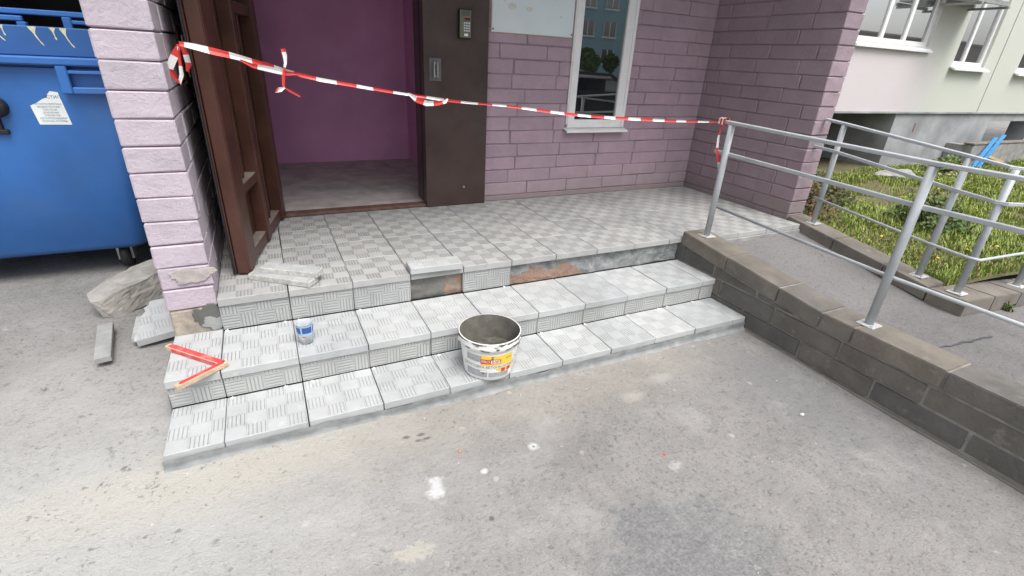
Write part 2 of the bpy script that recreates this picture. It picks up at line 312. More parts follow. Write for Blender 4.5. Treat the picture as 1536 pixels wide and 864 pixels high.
M['grass'] = leaf_mat('grass_blades', (0.115, 0.175, 0.035), (0.20, 0.25, 0.06))
M['straw'] = leaf_mat('dry_grass', (0.20, 0.17, 0.07), (0.26, 0.22, 0.10))
M['petal'] = plain('yellow_petals', (0.80, 0.50, 0.02), 0.6, 0.1, 20, 0)
M['weed'] = leaf_mat('dark_weed_leaves', (0.04, 0.055, 0.018), (0.075, 0.06, 0.03))
M['weed_green'] = leaf_mat('green_bush_leaves', (0.045, 0.08, 0.018), (0.07, 0.11, 0.025))
M['stem'] = plain('stem', (0.10, 0.07, 0.045), 0.9, 0.2, 20, 0)

# ------------------------------------------------------------------ mesh helpers
class MB:
    def __init__(s): s.v = []; s.f = []; s.m = []
    def add(s, vs, fs, mi=0):
        o = len(s.v); s.v += [tuple(v) for v in vs]; s.f += [tuple(i + o for i in f) for f in fs]; s.m += [mi] * len(fs)
    def box(s, x0, x1, y0, y1, z0, z1, mi=0, bev=0.0, mat=None):
        if bev:
            bm = bmesh.new(); bmesh.ops.create_cube(bm, size=1)
            for v in bm.verts: v.co = Vector((x0 + (v.co.x + .5) * (x1 - x0), y0 + (v.co.y + .5) * (y1 - y0), z0 + (v.co.z + .5) * (z1 - z0)))
            bmesh.ops.bevel(bm, geom=bm.edges[:], offset=bev, segments=1, affect='EDGES')
            s.bm(bm, mi, mat); return
        vs = [Vector((x, y, z)) for z in (z0, z1) for y in (y0, y1) for x in (x0, x1)]
        if mat: vs = [mat @ v for v in vs]
        s.add(vs, [(0, 2, 3, 1), (4, 5, 7, 6), (0, 1, 5, 4), (2, 6, 7, 3), (0, 4, 6, 2), (1, 3, 7, 5)], mi)
    def bm(s, bm, mi=0, mat=None):
        bm.verts.index_update()
        s.add([(mat @ v.co if mat else v.co.copy()) for v in bm.verts], [[v.index for v in f.verts] for f in bm.faces], mi); bm.free()
    def prism(s, poly, z0, z1, mi=0, mat=None):          # polygon in XY, counter-clockwise
        n = len(poly); vs = [Vector((p[0], p[1], z0)) for p in poly] + [Vector((p[0], p[1], z1)) for p in poly]
        if mat: vs = [mat @ v for v in vs]
        s.add(vs, [tuple(range(n - 1, -1, -1)), tuple(range(n, 2 * n))] + [(i, (i + 1) % n, n + (i + 1) % n, n + i) for i in range(n)], mi)
    def tube(s, pts, r, seg=10, mi=0, cap=True, sec=None):
        pts = [Vector(p) for p in pts]; n = len(pts); rings = []
        for i, p in enumerate(pts):
            d = (pts[min(i + 1, n - 1)] - pts[max(i - 1, 0)]).normalized()
            up = Vector((0, 0, 1)) if abs(d.z) < 0.95 else Vector((0, 1, 0))
            a = d.cross(up).normalized(); b = a.cross(d).normalized()
            rr = r[i] if isinstance(r, (list, tuple)) else r
            if sec: rings.append([p + a * u + b * v for u, v in sec])
            else: rings.append([p + (a * math.cos(2 * math.pi * k / seg) + b * math.sin(2 * math.pi * k / seg)) * rr for k in range(seg)])
        m = len(rings[0]); vs = [v for g in rings for v in g]
        fs = [(i * m + k, i * m + (k + 1) % m, (i + 1) * m + (k + 1) % m, (i + 1) * m + k) for i in range(n - 1) for k in range(m)]
        if cap: fs += [tuple(range(m - 1, -1, -1)), tuple(range((n - 1) * m, n * m))]
        s.add(vs, fs, mi)
    def lathe(s, prof, c=(0, 0, 0), seg=32, mi=0):
        vs = [(c[0] + r * math.cos(2 * math.pi * k / seg), c[1] + r * math.sin(2 * math.pi * k / seg), c[2] + z) for r, z in prof for k in range(seg)]
        s.add(vs, [(i * seg + k, i * seg + (k + 1) % seg, (i + 1) * seg + (k + 1) % seg, (i + 1) * seg + k) for i in range(len(prof) - 1) for k in range(seg)], mi)
    def mesh(s, name, mats, smooth=False):
        me = bpy.data.meshes.new(name); me.from_pydata(s.v, [], s.f)
        for m in (mats if isinstance(mats, (list, tuple)) else [mats]): me.materials.append(M[m])
        me.polygons.foreach_set('material_index', s.m)
        if smooth: me.polygons.foreach_set('use_smooth', [True] * len(me.polygons))
        me.update(); return me
    def build(s, name, mats, parent=None, smooth=False, loc=None, rot=None):
        return link(name, s.mesh(name, mats, smooth), parent, loc, rot)
def link(name, me, parent=None, loc=None, rot=None):
    o = bpy.data.objects.new(name, me); C.objects.link(o)
    if parent: o.parent = parent
    if loc: o.location = loc
    if rot: o.rotation_euler = rot
    return o
def tag(o, label=None, cat=None, group=None, kind=None):
    for k, v in (('label', label), ('category', cat), ('group', group), ('kind', kind)):
        if v: o[k] = v
    return o
def thing(name, label, cat, loc=(0, 0, 0), rot=(0, 0, 0), group=None):
    o = bpy.data.objects.new(name, None); C.objects.link(o); o.location = loc; o.rotation_euler = rot; o.empty_display_size = 0.05
    return tag(o, label, cat, group)
def nz(x, y, z=0.0): return noise.noise(Vector((x, y, z)))
def text_mesh(txt, size, ext=0.0, align='CENTER'):
    cu = bpy.data.curves.new('t', 'FONT'); cu.body = txt; cu.size = size; cu.align_x = align; cu.align_y = 'CENTER'; cu.resolution_u = 2; cu.extrude = ext
    o = bpy.data.objects.new('t', cu); C.objects.link(o); dg = bpy.context.evaluated_depsgraph_get()
    me = bpy.data.meshes.new_from_object(o.evaluated_get(dg)); bpy.data.objects.remove(o); bpy.data.curves.remove(cu); return me
def jitter(o, t=0.0015, r=0.004):
    o.location = Vector(o.location) + Vector((rnd.uniform(-t, t), rnd.uniform(-t, t), rnd.uniform(-t, t) * 0.5))
    o.rotation_euler = [a + rnd.uniform(-r, r) for a in o.rotation_euler]

# ================================================================== THE SETTING
def zg(x, y):                                   # asphalt yard, falling slightly to the right
    t = min(1, max(0, (x + 0.25) / 1.7)); t = t * t * (3 - 2 * t)
    s_ = min(1, max(0, (-y - 0.6) / 1.5))
    return -0.372 - 0.015 * t - 0.012 * s_ * t
def grid_axis(lo, hi, fine_lo, fine_hi, step, coarse):
    a = []; x = fine_lo
    while x < fine_hi: a.append(x); x += step
    a.append(fine_hi); k = coarse; x = fine_lo - k
    left = []
    while x > lo: left.append(x); k *= 1.6; x -= k
    left.append(lo); k = coarse; x = fine_hi + k; right = []
    while x < hi: right.append(x); k *= 1.6; x += k
    right.append(hi); return left[::-1] + a + right
gx = grid_axis(-250, 250, -3, 6, 0.12, 0.5); gy = grid_axis(-250, 250, -4, 3, 0.12, 0.5)
b = MB(); nx = len(gx)
vs = [(x, y, zg(x, y) + (0.006 * nz(x * 1.7, y * 1.7) + 0.003 * nz(x * 6, y * 6) if abs(x) < 8 and abs(y) < 8 else 0)) for y in gy for x in gx]
# lie lower where the lawn stands
vs = [(x, y, z - 0.35 if (x > 4.3 and y > -1.1 and x < 40) else z) for x, y, z in vs]
b.add(vs, [(j * nx + i, j * nx + i + 1, (j + 1) * nx + i + 1, (j + 1) * nx + i) for j in range(len(gy) - 1) for i in range(nx - 1)])
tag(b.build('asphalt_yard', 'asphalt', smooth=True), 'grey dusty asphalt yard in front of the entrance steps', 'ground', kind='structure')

# --- lawn
def zl(x, y):
    t = max(min(1, max(0, (x - 4.3) / 4.5)), min(1, max(0, (y - 0.3) / 2.5)))
    t = t * t * (3 - 2 * t)
    return -0.17 - 0.30 * t + 0.02 * nz(x * 1.2, y * 1.2)
def lawn_south(x): return -1.02
b = MB(); nxl, nyl = 110, 44
lx = [4.20 + (26 - 4.20) * (i / nxl) ** 1.5 for i in range(nxl + 1)]; ly = [-1.03 + (4.1 + 1.03) * j / nyl for j in range(nyl + 1)]
b.add([(x, y, zl(x, y)) for y in ly for x in lx], [(j * (nxl + 1) + i, j * (nxl + 1) + i + 1, (j + 1) * (nxl + 1) + i + 1, (j + 1) * (nxl + 1) + i) for j in range(nyl) for i in range(nxl)])
tag(b.build('lawn', 'soil', smooth=True), 'lawn between the ramp kerb and the plinth of the block', 'lawn', kind='structure')
g = MB(); fl = MB()
for k in range(130000):
    u = rnd.random(); x = 4.24 + (15.5 - 4.24) * u ** 1.75; y = -1.0 + 3.9 * rnd.random()
    if x < 4.30 and y > 0.0: continue
    d = nz(x * 0.9, y * 0.9, 3) + 0.5 * nz(x * 2.7, y * 2.7, 9)
    if rnd.random() < max(0, min(0.93, 0.45 - 1.7 * d)) * (0.4 + 0.6 * min(1, (x - 4.2) / 2.5)): continue
    if x < 4.55 and rnd.random() < 0.3: continue
    z = zl(x, y); h = (0.028 + 0.042 * rnd.random()) * (1.2 + 1.3 * d); h = max(0.02, h)
    wd = 0.0035 + 0.0035 * rnd.random() + 0.0006 * (x - 4); a = rnd.random() * 6.283; lean = 0.75 * rnd.random() * h
    dx, dy = math.cos(a), math.sin(a); px, py = -dy * wd, dx * wd
    mx, my = x + dx * lean * .35, y + dy * lean * .35; tx, ty = x + dx * lean, y + dy * lean
    g.add([(x - px, y - py, z - .01), (x + px, y + py, z - .01), (mx + px * .7, my + py * .7, z + h * .6), (mx - px * .7, my - py * .7, z + h * .6), (tx, ty, z + h)], [(0, 1, 2, 3), (3, 2, 4)], 1 if rnd.random() < 0.10 + 0.12 * (d < -0.1) else 0)
tag(g.build('grass', ['grass', 'straw']), 'uneven green grass with dry blades growing on the lawn', 'grass', kind='stuff')
for k in range(80):
    x = 4.35 + 7 * rnd.random() ** 1.4; y = -0.85 + 3.0 * rnd.random(); z = zl(x, y) + 0.05 + 0.05 * rnd.random(); r = 0.008 + 0.008 * rnd.random()
    n = 7; tx, ty = rnd.uniform(-.4, .4), rnd.uniform(-.4, .4)
    ring = [(x + r * math.cos(6.283 * i / n), y + r * math.sin(6.283 * i / n), z + r * (math.cos(6.283 * i / n) * tx + math.sin(6.283 * i / n) * ty)) for i in range(n)]
    fl.add(ring + [(x, y, z + r * .5), (x, y, z - r * .4)], [(i, (i + 1) % n, n) for i in range(n)] + [((i + 1) % n, i, n + 1) for i in range(n)])
tag(fl.build('dandelions', 'petal'), 'small yellow dandelion heads scattered over the lawn', 'flowers', kind='stuff')
cl = MB()
for k in range(700):
    x = rnd.uniform(-2, 3.0); y = rnd.uniform(-2.4, -0.62) if rnd.random() < .8 else rnd.uniform(-.6, 1.2)
    if x > -0.22 and y > -0.66: continue
    if x > 2.82: continue
    if rnd.random() < .35: y = -0.66 - abs(rnd.gauss(0, .06)); 
    r = 0.0015 + 0.0045 * rnd.random() ** 3; z = zg(x, y) + r * 0.3
    t = [(x + r * rnd.uniform(.7, 1.5), y + rnd.uniform(-r, r) * .3, z), (x - r, y + r * rnd.uniform(.6, 1.2), z), (x - r * .6, y - r, z), (x, y, z + r * rnd.uniform(.5, 1.1)), (x, y, z - r)]
    cl.add(t, [(0, 1, 3), (1, 2, 3), (2, 0, 3), (1, 0, 4), (2, 1, 4), (0, 2, 4)], 0 if rnd.random() < .55 else 1)
tag(cl.build('crumbs', ['pointing', 'tile_rough']), 'plaster crumbs and grit strewn over the asphalt', 'grit', kind='stuff')

# ================================================================== ENTRANCE PORCH (steps + platform)
P = 0.303; GAP = 0.0038; T = 0.038
Y2, Y1 = -0.356, -0.636; Z2, Z1 = -0.167, -0.306
XL, XK = -0.20, 2.84            # left end of the steps, face of the ramp wall
porch = thing('entrance_steps', 'grey ribbed tile entrance steps and landing with unfinished risers', 'steps', (0, 0, -0.39))
def W(o):                        # children are laid out in world coordinates under the porch Empty
    o.location = Vector(o.location) - Vector((0, 0, -0.39)); return o
tile_cache = {}
def tile_mesh(w_, d_, t_=T, mt='tile'):
    key = (round(w_, 3), round(d_, 3), t_, mt)
    if key not in tile_cache:
        bm = bmesh.new(); bmesh.ops.create_cube(bm, size=1)
        for v in bm.verts: v.co = Vector(((v.co.x + .5) * w_, (v.co.y + .5) * d_, (v.co.z - .5) * t_))
        bmesh.ops.bevel(bm, geom=bm.edges[:], offset=0.0025, segments=1, affect='EDGES')
        mb = MB(); mb.bm(bm); tile_cache[key] = mb.mesh('tile', mt)
    return tile_cache[key]
def tread(x, y, z, w_, d_, mt='tile'): 
    o = link('tread_tile', tile_mesh(w_, d_, T, mt), porch, (x, y, z)); jitter(o, 0.0012, 0.002); return W(o)
def riser(x, y, ztop, w_, h_):   # show face turned to -Y
    o = link('riser_tile', tile_mesh(w_, h_, 0.03, 'tile_riser'), porch, (x, y, ztop - h_), (math.pi / 2, 0, 0)); jitter(o, 0.001, 0.002); return W(o)
cols = [(XL, -XL)] + [(i * P, P) for i in range(9)] + [(9 * P, XK - 9 * P)]
for x, wd in cols:
    tread(x + GAP / 2, Y1, Z1, wd - GAP, Y2 - Y1 + 0.012 - GAP)
    tread(x + GAP / 2, Y2, Z2, wd - GAP, (0.045 if x >= 0 else 0.37) - Y2 - GAP - 0.036)
    riser(x + GAP / 2, Y2 + 0.008, Z2 - T - 0.001, wd - GAP, Z2 - T - Z1 - 0.004)
for i in range(5):
    if i == 3: continue          # one riser tile is still missing
    riser(i * P + GAP / 2, 0.008, -T - 0.001, P - GAP, -T - Z2 - 0.004)
ROWS = [(0, P)] + [(P * j, P) for j in range(1, 4)] + [(4 * P, 1.243 - 4 * P)]
pc = [(i * P, P) for i in range(9)] + [(9 * P, XK - 9 * P)]
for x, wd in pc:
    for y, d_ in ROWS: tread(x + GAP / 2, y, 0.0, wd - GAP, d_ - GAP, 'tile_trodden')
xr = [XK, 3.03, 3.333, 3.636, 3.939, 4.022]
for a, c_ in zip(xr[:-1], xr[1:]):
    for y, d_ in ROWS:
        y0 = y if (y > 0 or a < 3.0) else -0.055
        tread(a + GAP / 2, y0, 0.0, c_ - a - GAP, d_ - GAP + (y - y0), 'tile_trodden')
# concrete core
b = MB()
b.box(XL + .006, XK - .004, Y1 + 0.012, Y2 + .05, -0.55, Z1 - T - .002)
b.box(XL + .006, XK - .004, Y2 + 0.046, 0.052, -0.55, Z2 - T - .002)
b.box(XL + .006, -.002, 0.05, 0.36, -0.55, Z2 - T - .002)
b.box(0.004, XK - .004, 0.05, 1.25, -0.55, -T - .002)
b.box(XK - .004, 4.024, -0.046, 1.25, -0.55, -T - .002)
W(b.build('concrete_core', 'mortar_dark', porch))
def rough_face(name, mats, x0, x1, y, zlo, zhi, amp, nxs, nzs, seed=0, lip=0.0):
    b = MB(); vs = []
    for j in range(nzs + 1):
        for i in range(nxs + 1):
            x = x0 + (x1 - x0) * i / nxs; lo = zlo(x) if callable(zlo) else zlo; hi = zhi(x) if callable(zhi) else zhi
            t = j / nzs; z = lo + (hi - lo) * t
            e = amp * (1.2 * nz(x * 6, z * 9, seed) + nz(x * 17, z * 24, seed + 5)) + lip * max(0, 1 - t * 2.2) ** 2 * (1 + 1.3 * nz(x * 4, 0, seed))
            vs.append((x, y - e, z))
    m = nxs + 1
    b.add(vs, [(j * m + i, j * m + i + 1, (j + 1) * m + i + 1, (j + 1) * m + i) for j in range(nzs) for i in range(nxs)])
    return b.build(name, mats, None, smooth=True)
def pp(o): o.parent = porch; return W(o)
pp(rough_face('mortar_skirt', 'mortar_wet', XL - .004, XK, Y1 - .0045, lambda x: zg(x, Y1) - .012, lambda x: Z1 - T * (0.80 - .2 * math.exp(-(x / .5) ** 2)) + .013 * nz(x * 4, 2) + .006 * nz(x * 15, 4), 0.0035, 320, 8, 1, 0.034))
b = MB(); vs = []
for j in range(9):
    for i in range(41):
        y = Y1 + (0.99) * i / 40; t = j / 8; ht = Z1 - T if y < Y2 else Z2 - T
        vs.append((XL + .002 - .004 * nz(y * 9, t * 3), y, zg(XL, y) - .02 + (ht - zg(XL, y) + .02) * t))
b.add(vs, [(j * 41 + i, (j + 1) * 41 + i, (j + 1) * 41 + i + 1, j * 41 + i + 1) for j in range(8) for i in range(40)])
W(b.build('side_render', 'mortar_wet', porch, smooth=True))
pp(rough_face('bare_riser', 'riser_bare', 5 * P + .004, XK - .003, 0.030, Z2 - .005, -T - .001, 0.006, 200, 14, 3))
pp(rough_face('bare_riser', 'riser_hole', 3 * P + .001, 4 * P - .001, 0.034, Z2 - .005, -T - .001, 0.008, 60, 20, 8)).name = 'wet_mortar_patch'
M['brick_orange'] = plain('broken_red_brick', (0.42, 0.20, 0.13), 0.95, 0.3, 30, 0.8, 60)
# front edging towards the ramp
b = MB(); b.box(3.04, 4.024, -0.066, -0.0465, -0.10, -T - 0.001, bev=.003); W(b.build('edging', 'concrete', porch))
# plastic spacers at the foot of the riser tiles
sp = MB(); sp.box(-.008, .008, -.002, .002, 0, .004); sp.box(-.002, .002, -.008, .010, 0, .004); spm = sp.mesh('spacer', 'spacer')
for yy, zz, n0, n1, lo in ((Y2 + .002, Z1, 0, 9, 0), (0.002, Z2, 0, 5, 1)):
    for i in range(n0, n1):
        for dx in (0.03, 0.25):
            if rnd.random() < 0.25 or (lo and i == 3): continue
            W(link('spacer', spm, porch, (i * P + dx + rnd.uniform(-.02, .02), yy - rnd.uniform(.004, .012), zz + .001), (0, 0, rnd.uniform(-.6, .6))))

# ================================================================== BRICK WALLS
brick_cache = {}
def brick_mesh(w_, d_, h_, mat, v=0):
    key = (round(w_, 3), round(d_, 3), round(h_, 3), mat, v)
    if key not in brick_cache:
        bm = bmesh.new(); bmesh.ops.create_cube(bm, size=1)
        for q in bm.verts: q.co = Vector((q.co.x * w_, q.co.y * d_, q.co.z * h_))
        bmesh.ops.bevel(bm, geom=bm.edges[:], offset=0.005, segments=1, affect='EDGES')
        rr = random.Random(v * 31 + int(w_ * 1000))
        for q in bm.verts: q.co += Vector((rr.uniform(-1, 1), rr.uniform(-1, 1), rr.uniform(-1, 1))) * 0.0024
        mb = MB(); mb.bm(bm); brick_cache[key] = mb.mesh('brick', mat)
    return brick_cache[key]
def lay(parent, mat, along, a0, a1, c0, c1, z0, zend, course, L=0.395, J=0.005, holes=(), shift=0.0, proud=0.0):
    """courses of bricks; along 'x' or 'y'; c0..c1 thickness; holes = (a0,a1,z0,z1)"""
    k = 0; z = z0
    while z < zend - 0.02:
        h_ = min(course, zend - z) - J; off = (0, 0.2, 0.1, 0.3)[k % 4] + shift + rnd.uniform(-.03, .03)
        cuts = [a0]; a = a0 + (off % L if off % L > 0.09 else off % L + L * .5)
        while a < a1 - 0.07: cuts.append(a); a += L + rnd.uniform(-.012, .012)
        cuts.append(a1)
        for p, q in zip(cuts[:-1], cuts[1:]):
            segs = [(p, q)]
            for (h0, h1, hz0, hz1) in holes:
                if z + h_ > hz0 + .03 and z < hz1 - .03:
                    ns = []
                    for (u, v) in segs:
                        if v <= h0 or u >= h1: ns.append((u, v)); continue
                        if u < h0: ns.append((u, h0))
                        if v > h1: ns.append((h1, v))
                    segs = ns
            for (u, v) in segs:
                if v - u < 0.03: continue
                ln = round(v - u - J, 3) if abs(v - u - L) > .013 else round(L - J, 3)
                ln = min(ln, v - u - .003)
                th = c1 - c0
                me = brick_mesh(ln, th, h_, mat, rnd.randrange(3)) if along == 'x' else brick_mesh(th, ln, h_, mat, rnd.randrange(3))
                m_, c_ = (u + v) / 2, (c0 + c1) / 2
                o = link('brick', me, parent, ((m_, c_, z + J / 2 + h_ / 2) if along == 'x' else (c_, m_, z + J / 2 + h_ / 2)))
                jitter(o, 0.0016, 0.0022); o.location = Vector(o.location) - parent.location
        z += course; k += 1
YW = 1.238
# --- facade wall beside the door
wall = thing('brick_wall', 'lilac painted brick entrance wall with a tall narrow white window', 'wall', (2.95, YW, 0))
lay(wall, 'lilac', 'x', 1.848, 4.026, YW + .002, YW + .09, 0.043, 2.4, 0.1025, holes=((2.575, 3.125, 0.56, 2.3),))
b = MB(); b.box(1.848, 2.572, YW + .009, YW + .25, 0.0, 2.42); b.box(3.128, 4.03, YW + .009, YW + .25, 0, 2.42); b.box(2.572, 3.128, YW + .009, YW + .25, 0, .545); b.box(2.572, 3.128, YW + .009, YW + .25, 2.305, 2.42)
o = b.build('mortar_core', 'joint', wall); o.location = -wall.location
b = MB(); b.box(1.848, 4.02, YW - .002, YW + .008, 0.001, .042, bev=.004); o = b.build('base_course', 'mauve', wall); o.location = -wall.location
# --- right wing wall
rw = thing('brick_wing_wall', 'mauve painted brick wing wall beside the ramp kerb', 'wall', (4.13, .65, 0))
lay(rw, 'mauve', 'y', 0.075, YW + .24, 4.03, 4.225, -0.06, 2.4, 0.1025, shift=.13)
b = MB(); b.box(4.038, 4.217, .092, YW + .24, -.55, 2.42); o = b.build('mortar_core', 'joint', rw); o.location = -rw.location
# --- left wing wall
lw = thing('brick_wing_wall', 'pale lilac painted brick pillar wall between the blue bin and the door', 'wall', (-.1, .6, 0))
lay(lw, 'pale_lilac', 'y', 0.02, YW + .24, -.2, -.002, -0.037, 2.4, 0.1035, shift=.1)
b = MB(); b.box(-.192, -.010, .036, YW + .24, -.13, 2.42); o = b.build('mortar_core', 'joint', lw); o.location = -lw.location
b = MB(); n = 24
vs = []; 
bm = bmesh.new(); bmesh.ops.create_grid(bm, x_segments=10, y_segments=10, size=.5); bm.free()
b.box(-.197, -.006, .024, YW + .2, -.40, -.040, bev=.008); o = b.build('bare_foot', 'plaster_foot', lw); o.location = -lw.location
def blob_patch(name, mat, cx, cz, rx, rz, y, parent, seed, th=.004):
    b = MB(); n = 56; ring = []
    for i in range(n):
        a = 6.283 * i / n; k = 1 + .6 * nz(math.cos(a) * 1.5, math.sin(a) * 1.5, seed) + .22 * nz(math.cos(a) * 4, math.sin(a) * 4, seed) + .06 * nz(a * 9, seed, 0)
        ring.append((cx + rx * k * math.cos(a), cz + rz * k * math.sin(a)))
    vs = [(x, y - th, z) for x, z in ring] + [(cx + (x - cx) * 1.06, y, cz + (z - cz) * 1.06) for x, z in ring]
    b.add(vs, [tuple(range(n))] + [(i, n + i, n + (i + 1) % n, (i + 1) % n) for i in range(n)])
    o = b.build(name, mat, parent); o.location = -parent.location; return o
blob_patch('mortar_patch', 'mortar_dark', -.050, -.078, .062, .050, .0235, lw, 4)
blob_patch('mortar_patch', 'mortar_wet', -.03, -.12, .05, .03, .0232, lw, 21)
blob_patch('bare_patch', 'bare_paint', -.075, .128, .075, .038, .0188, lw, 11, .0012)
# metal plate on the inner side of the pillar wall
pl = thing('wall_bracket', 'rusty steel strip and pale plate fixed to the inner side of the pillar wall', 'bracket', (0, .75, 1.0))
b = MB(); b.box(.0005, .006, -.09, .05, -.12, .14); b.build('rusty_strip', 'rust', pl)
b = MB(); b.box(.0065, .016, .02, .09, -.095, .10, bev=.002); b.build('pale_plate', 'steel', pl)
b = MB(); b.tube([(.016, .06, .03), (.026, .06, .03)], .008, 8); b.build('bolt', 'steel', pl)

# ================================================================== DOOR, SIDE PANEL, VESTIBULE
fr = thing('door_frame', 'brown steel side panel and frame right of the open doorway', 'door frame', (1.6, YW, 0))
b = MB(); b.box(1.36, 1.842, YW - .045, YW + .03, 0.003, 2.42, bev=.004); o = b.build('side_panel', 'brown_panel', fr); o.location = -fr.location
b = MB(); b.box(.004, .345, YW - .02, YW + .03, 0.003, 2.42, bev=.004); o = b.build('hinge_panel', 'brown', fr); o.location = -fr.location
b = MB(); b.box(.346, 1.359, YW - .03, YW + .06, 0.002, .024, bev=.004); o = b.build('threshold', 'rust', fr); o.location = -fr.location
o.data.materials[0] = plain('worn_brown_threshold', (0.13, 0.075, 0.055), .8, .4, 20, .4)
b = MB(); b.box(.346, 1.359, YW - .03, YW + .05, 2.1, 2.42); o = b.build('lintel', 'brown_panel', fr); o.location = -fr.location
b = MB(); b.box(1.362, 1.375, YW + .031, YW + .055, .03, 2.1); o = b.build('stop_strip', 'black', fr); o.location = -fr.location
hd = MB(); hd.box(1.400, 1.485, YW - .049, YW - .0455, .905, 1.05, 0, .001); o = hd.build('handle_plate', 'grey_steel', fr); o.location = -fr.location
hd = MB()
for hx in (1.428, 1.452): hd.box(hx - .007, hx + .007, YW - .078, YW - .066, .925, 1.03, 0, .003)
hd.box(1.424, 1.456, YW - .066, YW - .0495, .93, .942); hd.box(1.424, 1.456, YW - .066, YW - .0495, 1.013, 1.025)
o = hd.build('pull_handle', 'steel', fr); o.location = -fr.location
b = MB(); b.tube([(1.66, YW - .046, .145), (1.66, YW - .05, .145)], .009, 8); o = b.build('rivet', 'steel', fr); o.location = -fr.location

dl = thing('door_leaf', 'brown steel entrance door swung open, ribbed inner side facing the doorway', 'door', (.338, 1.225, .016), (0, 0, 0))
a_ = math.atan2(.251 - 1.225, .126 - .338); dl.rotation_euler = (0, 0, a_)      # local +X runs from hinge to free edge, local +Y faces the doorway
Wd, Ht = 0.995, 2.07
b = MB(); b.box(0, Wd, -.052, -.046, 0, Ht); b.build('outer_skin', 'brown', dl)
for x0, x1, t0, nm in ((0.0, .09, .028, 'hinge_stile'), (Wd - .16, Wd - .012, .018, 'lock_stile'), (.46, .52, .022, 'middle_bar')):
    b = MB(); b.box(x0, x1, -.0455, t0, .003, Ht - .003, bev=.003); b.build(nm, 'brown', dl)
for z0, z1, x0, x1, nm in ((.004, .062, .0905, .4595, 'bottom_rail'), (.004, .062, .5205, Wd - .1705, 'bottom_rail'), (Ht - .06, Ht - .004, .0905, .4595, 'top_rail'), (Ht - .06, Ht - .004, .5205, Wd - .1705, 'top_rail'), (.36, .41, .5205, Wd - .1705, 'cross_rail'), (1.2, 1.25, .0905, .4595, 'cross_rail')):
    b = MB(); b.box(x0, x1, -.0455, .012, z0, z1, bev=.002); b.box(x0 + .003, x1 - .003, -.044, .010, z1 + .0002, z1 + .0022, 1); b.build(nm, ['brown', 'dust_brown'], dl)
b = MB(); b.box(.24, .27, -.0455, -.015, .064, Ht - .064, bev=.002); b.build('rib', 'brown', dl)
b = MB(); b.box(.66, .69, -.0455, -.015, .413, Ht - .064, bev=.002); b.build('rib', 'brown', dl)
b = MB(); b.box(Wd - .011, Wd + .002, -.040, .016, -.002, Ht, bev=.002); b.build('edge_strip', 'brown', dl)
b = MB(); b.box(Wd - .03, Wd + .010, -.060, -.0525, -.004, Ht, bev=.002); b.build('rubber_seal', 'black', dl)
b = MB(); b.box(Wd - .10, Wd - .02, -.03, .015, -.012, .0025); b.build('tube_end', 'rust', dl)

vs_ = thing('vestibule', 'dim purple walled vestibule with a bare floor behind the doorway', 'room', (1, 2.2, 0))
for nm, mt, bx in (('floor', 'vest_floor', (-.2, 1.72, YW + .061, 3.06, -.06, .012)), ('back_wall', 'purple_wall', (-.2, 1.9, 3.06, 3.2, -.06, 2.5)), ('side_wall', 'purple_wall', (1.72, 1.9, YW + .26, 3.059, -.06, 2.5)),
                   ('side_wall', 'purple_wall', (-.3, -.2, YW + .25, 3.2, -.06, 2.5)), ('front_return', 'brown_panel', (1.38, 1.847, YW + .06, YW + .255, .012, 2.42)), ('ceiling', 'purple_wall', (-.3, 1.9, YW + .06, 3.2, 2.43, 2.52))):  # front_return is brown so its colour carries the shade on the wall end
    b = MB(); b.box(*bx); o = b.build(nm, mt, vs_); o.location = -vs_.location

# intercom
ic = thing('intercom', 'bronze intercom keypad with red display on the brown side panel', 'intercom', (1.652, YW - .046, 1.27))
b = MB(); b.box(-.045, .045, -.030, 0, -.088, .088, bev=.004); b.build('housing', 'black', ic)
b = MB(); b.box(-.041, .041, -.034, -.0305, -.084, .084, bev=.0015); b.build('face_plate', 'bronze', ic)
b = MB(); b.box(-.006, .032, -.036, -.0345, .022, .038); b.build('display', 'display', ic)
for r_ in range(4):
    for c_ in range(3):
        b = MB(); b.box(-.006, .006, -.0385, -.0345, -.005, .005, bev=.001); o = b.build('key', 'key', ic, loc=(-.008 + .0165 * c_, 0, .006 - .0155 * r_))
b = MB(); b.box(-.010, .018, -.0375, -.0345, -.074, -.058, bev=.001); b.build('card_reader', 'spacer', ic)
b = MB()
for k in range(5): b.box(-.03, .03, -.0355, -.0345, .050 + .006 * k, .0525 + .006 * k)
b.build('speaker_slots', 'ink', ic)

# window
wn = thing('window', 'tall narrow white framed window with dark reflecting glass in lilac brick wall', 'window', (2.85, YW, .545))
def wbox(nm, mt, *bx, bev=.004):
    b = MB(); b.box(*bx, bev=bev); o = b.build(nm, mt, wn); o.location = -wn.location; return o
for nm, bx in (('frame', (2.577, 2.640, YW - .022, YW + .05, .586, 2.30)), ('frame', (3.052, 3.122, YW - .022, YW + .05, .586, 2.30)), ('frame', (2.577, 3.122, YW - .020, YW + .05, .574, .640)), ('frame', (2.6405, 3.0515, YW - .022, YW + .05, 2.24, 2.30))):
    wbox(nm, 'white_pvc', *bx)
wbox('cover_strip', 'white_pvc', 3.1235, 3.152, YW - .028, YW + .0015, .574, 2.30, bev=.006)
wbox('pane', 'glass', 2.638, 3.054, YW - .002, YW + .004, .636, 2.245, bev=0)
sb = MB(); mt4 = Matrix.Translation((0, 0, 0))
sb.prism([(YW + .002, .573), (YW - .062, .556), (YW - .062, .541), (YW - .056, .541), (YW - .056, .551), (YW + .002, .566)], 2.553, 3.172, mat=Matrix(((0, 0, 1, 0), (1, 0, 0, 0), (0, 1, 0, 0), (0, 0, 0, 1))))
o = sb.build('sill', 'white_pvc', wn); o.location = -wn.location
b = MB(); prev = None
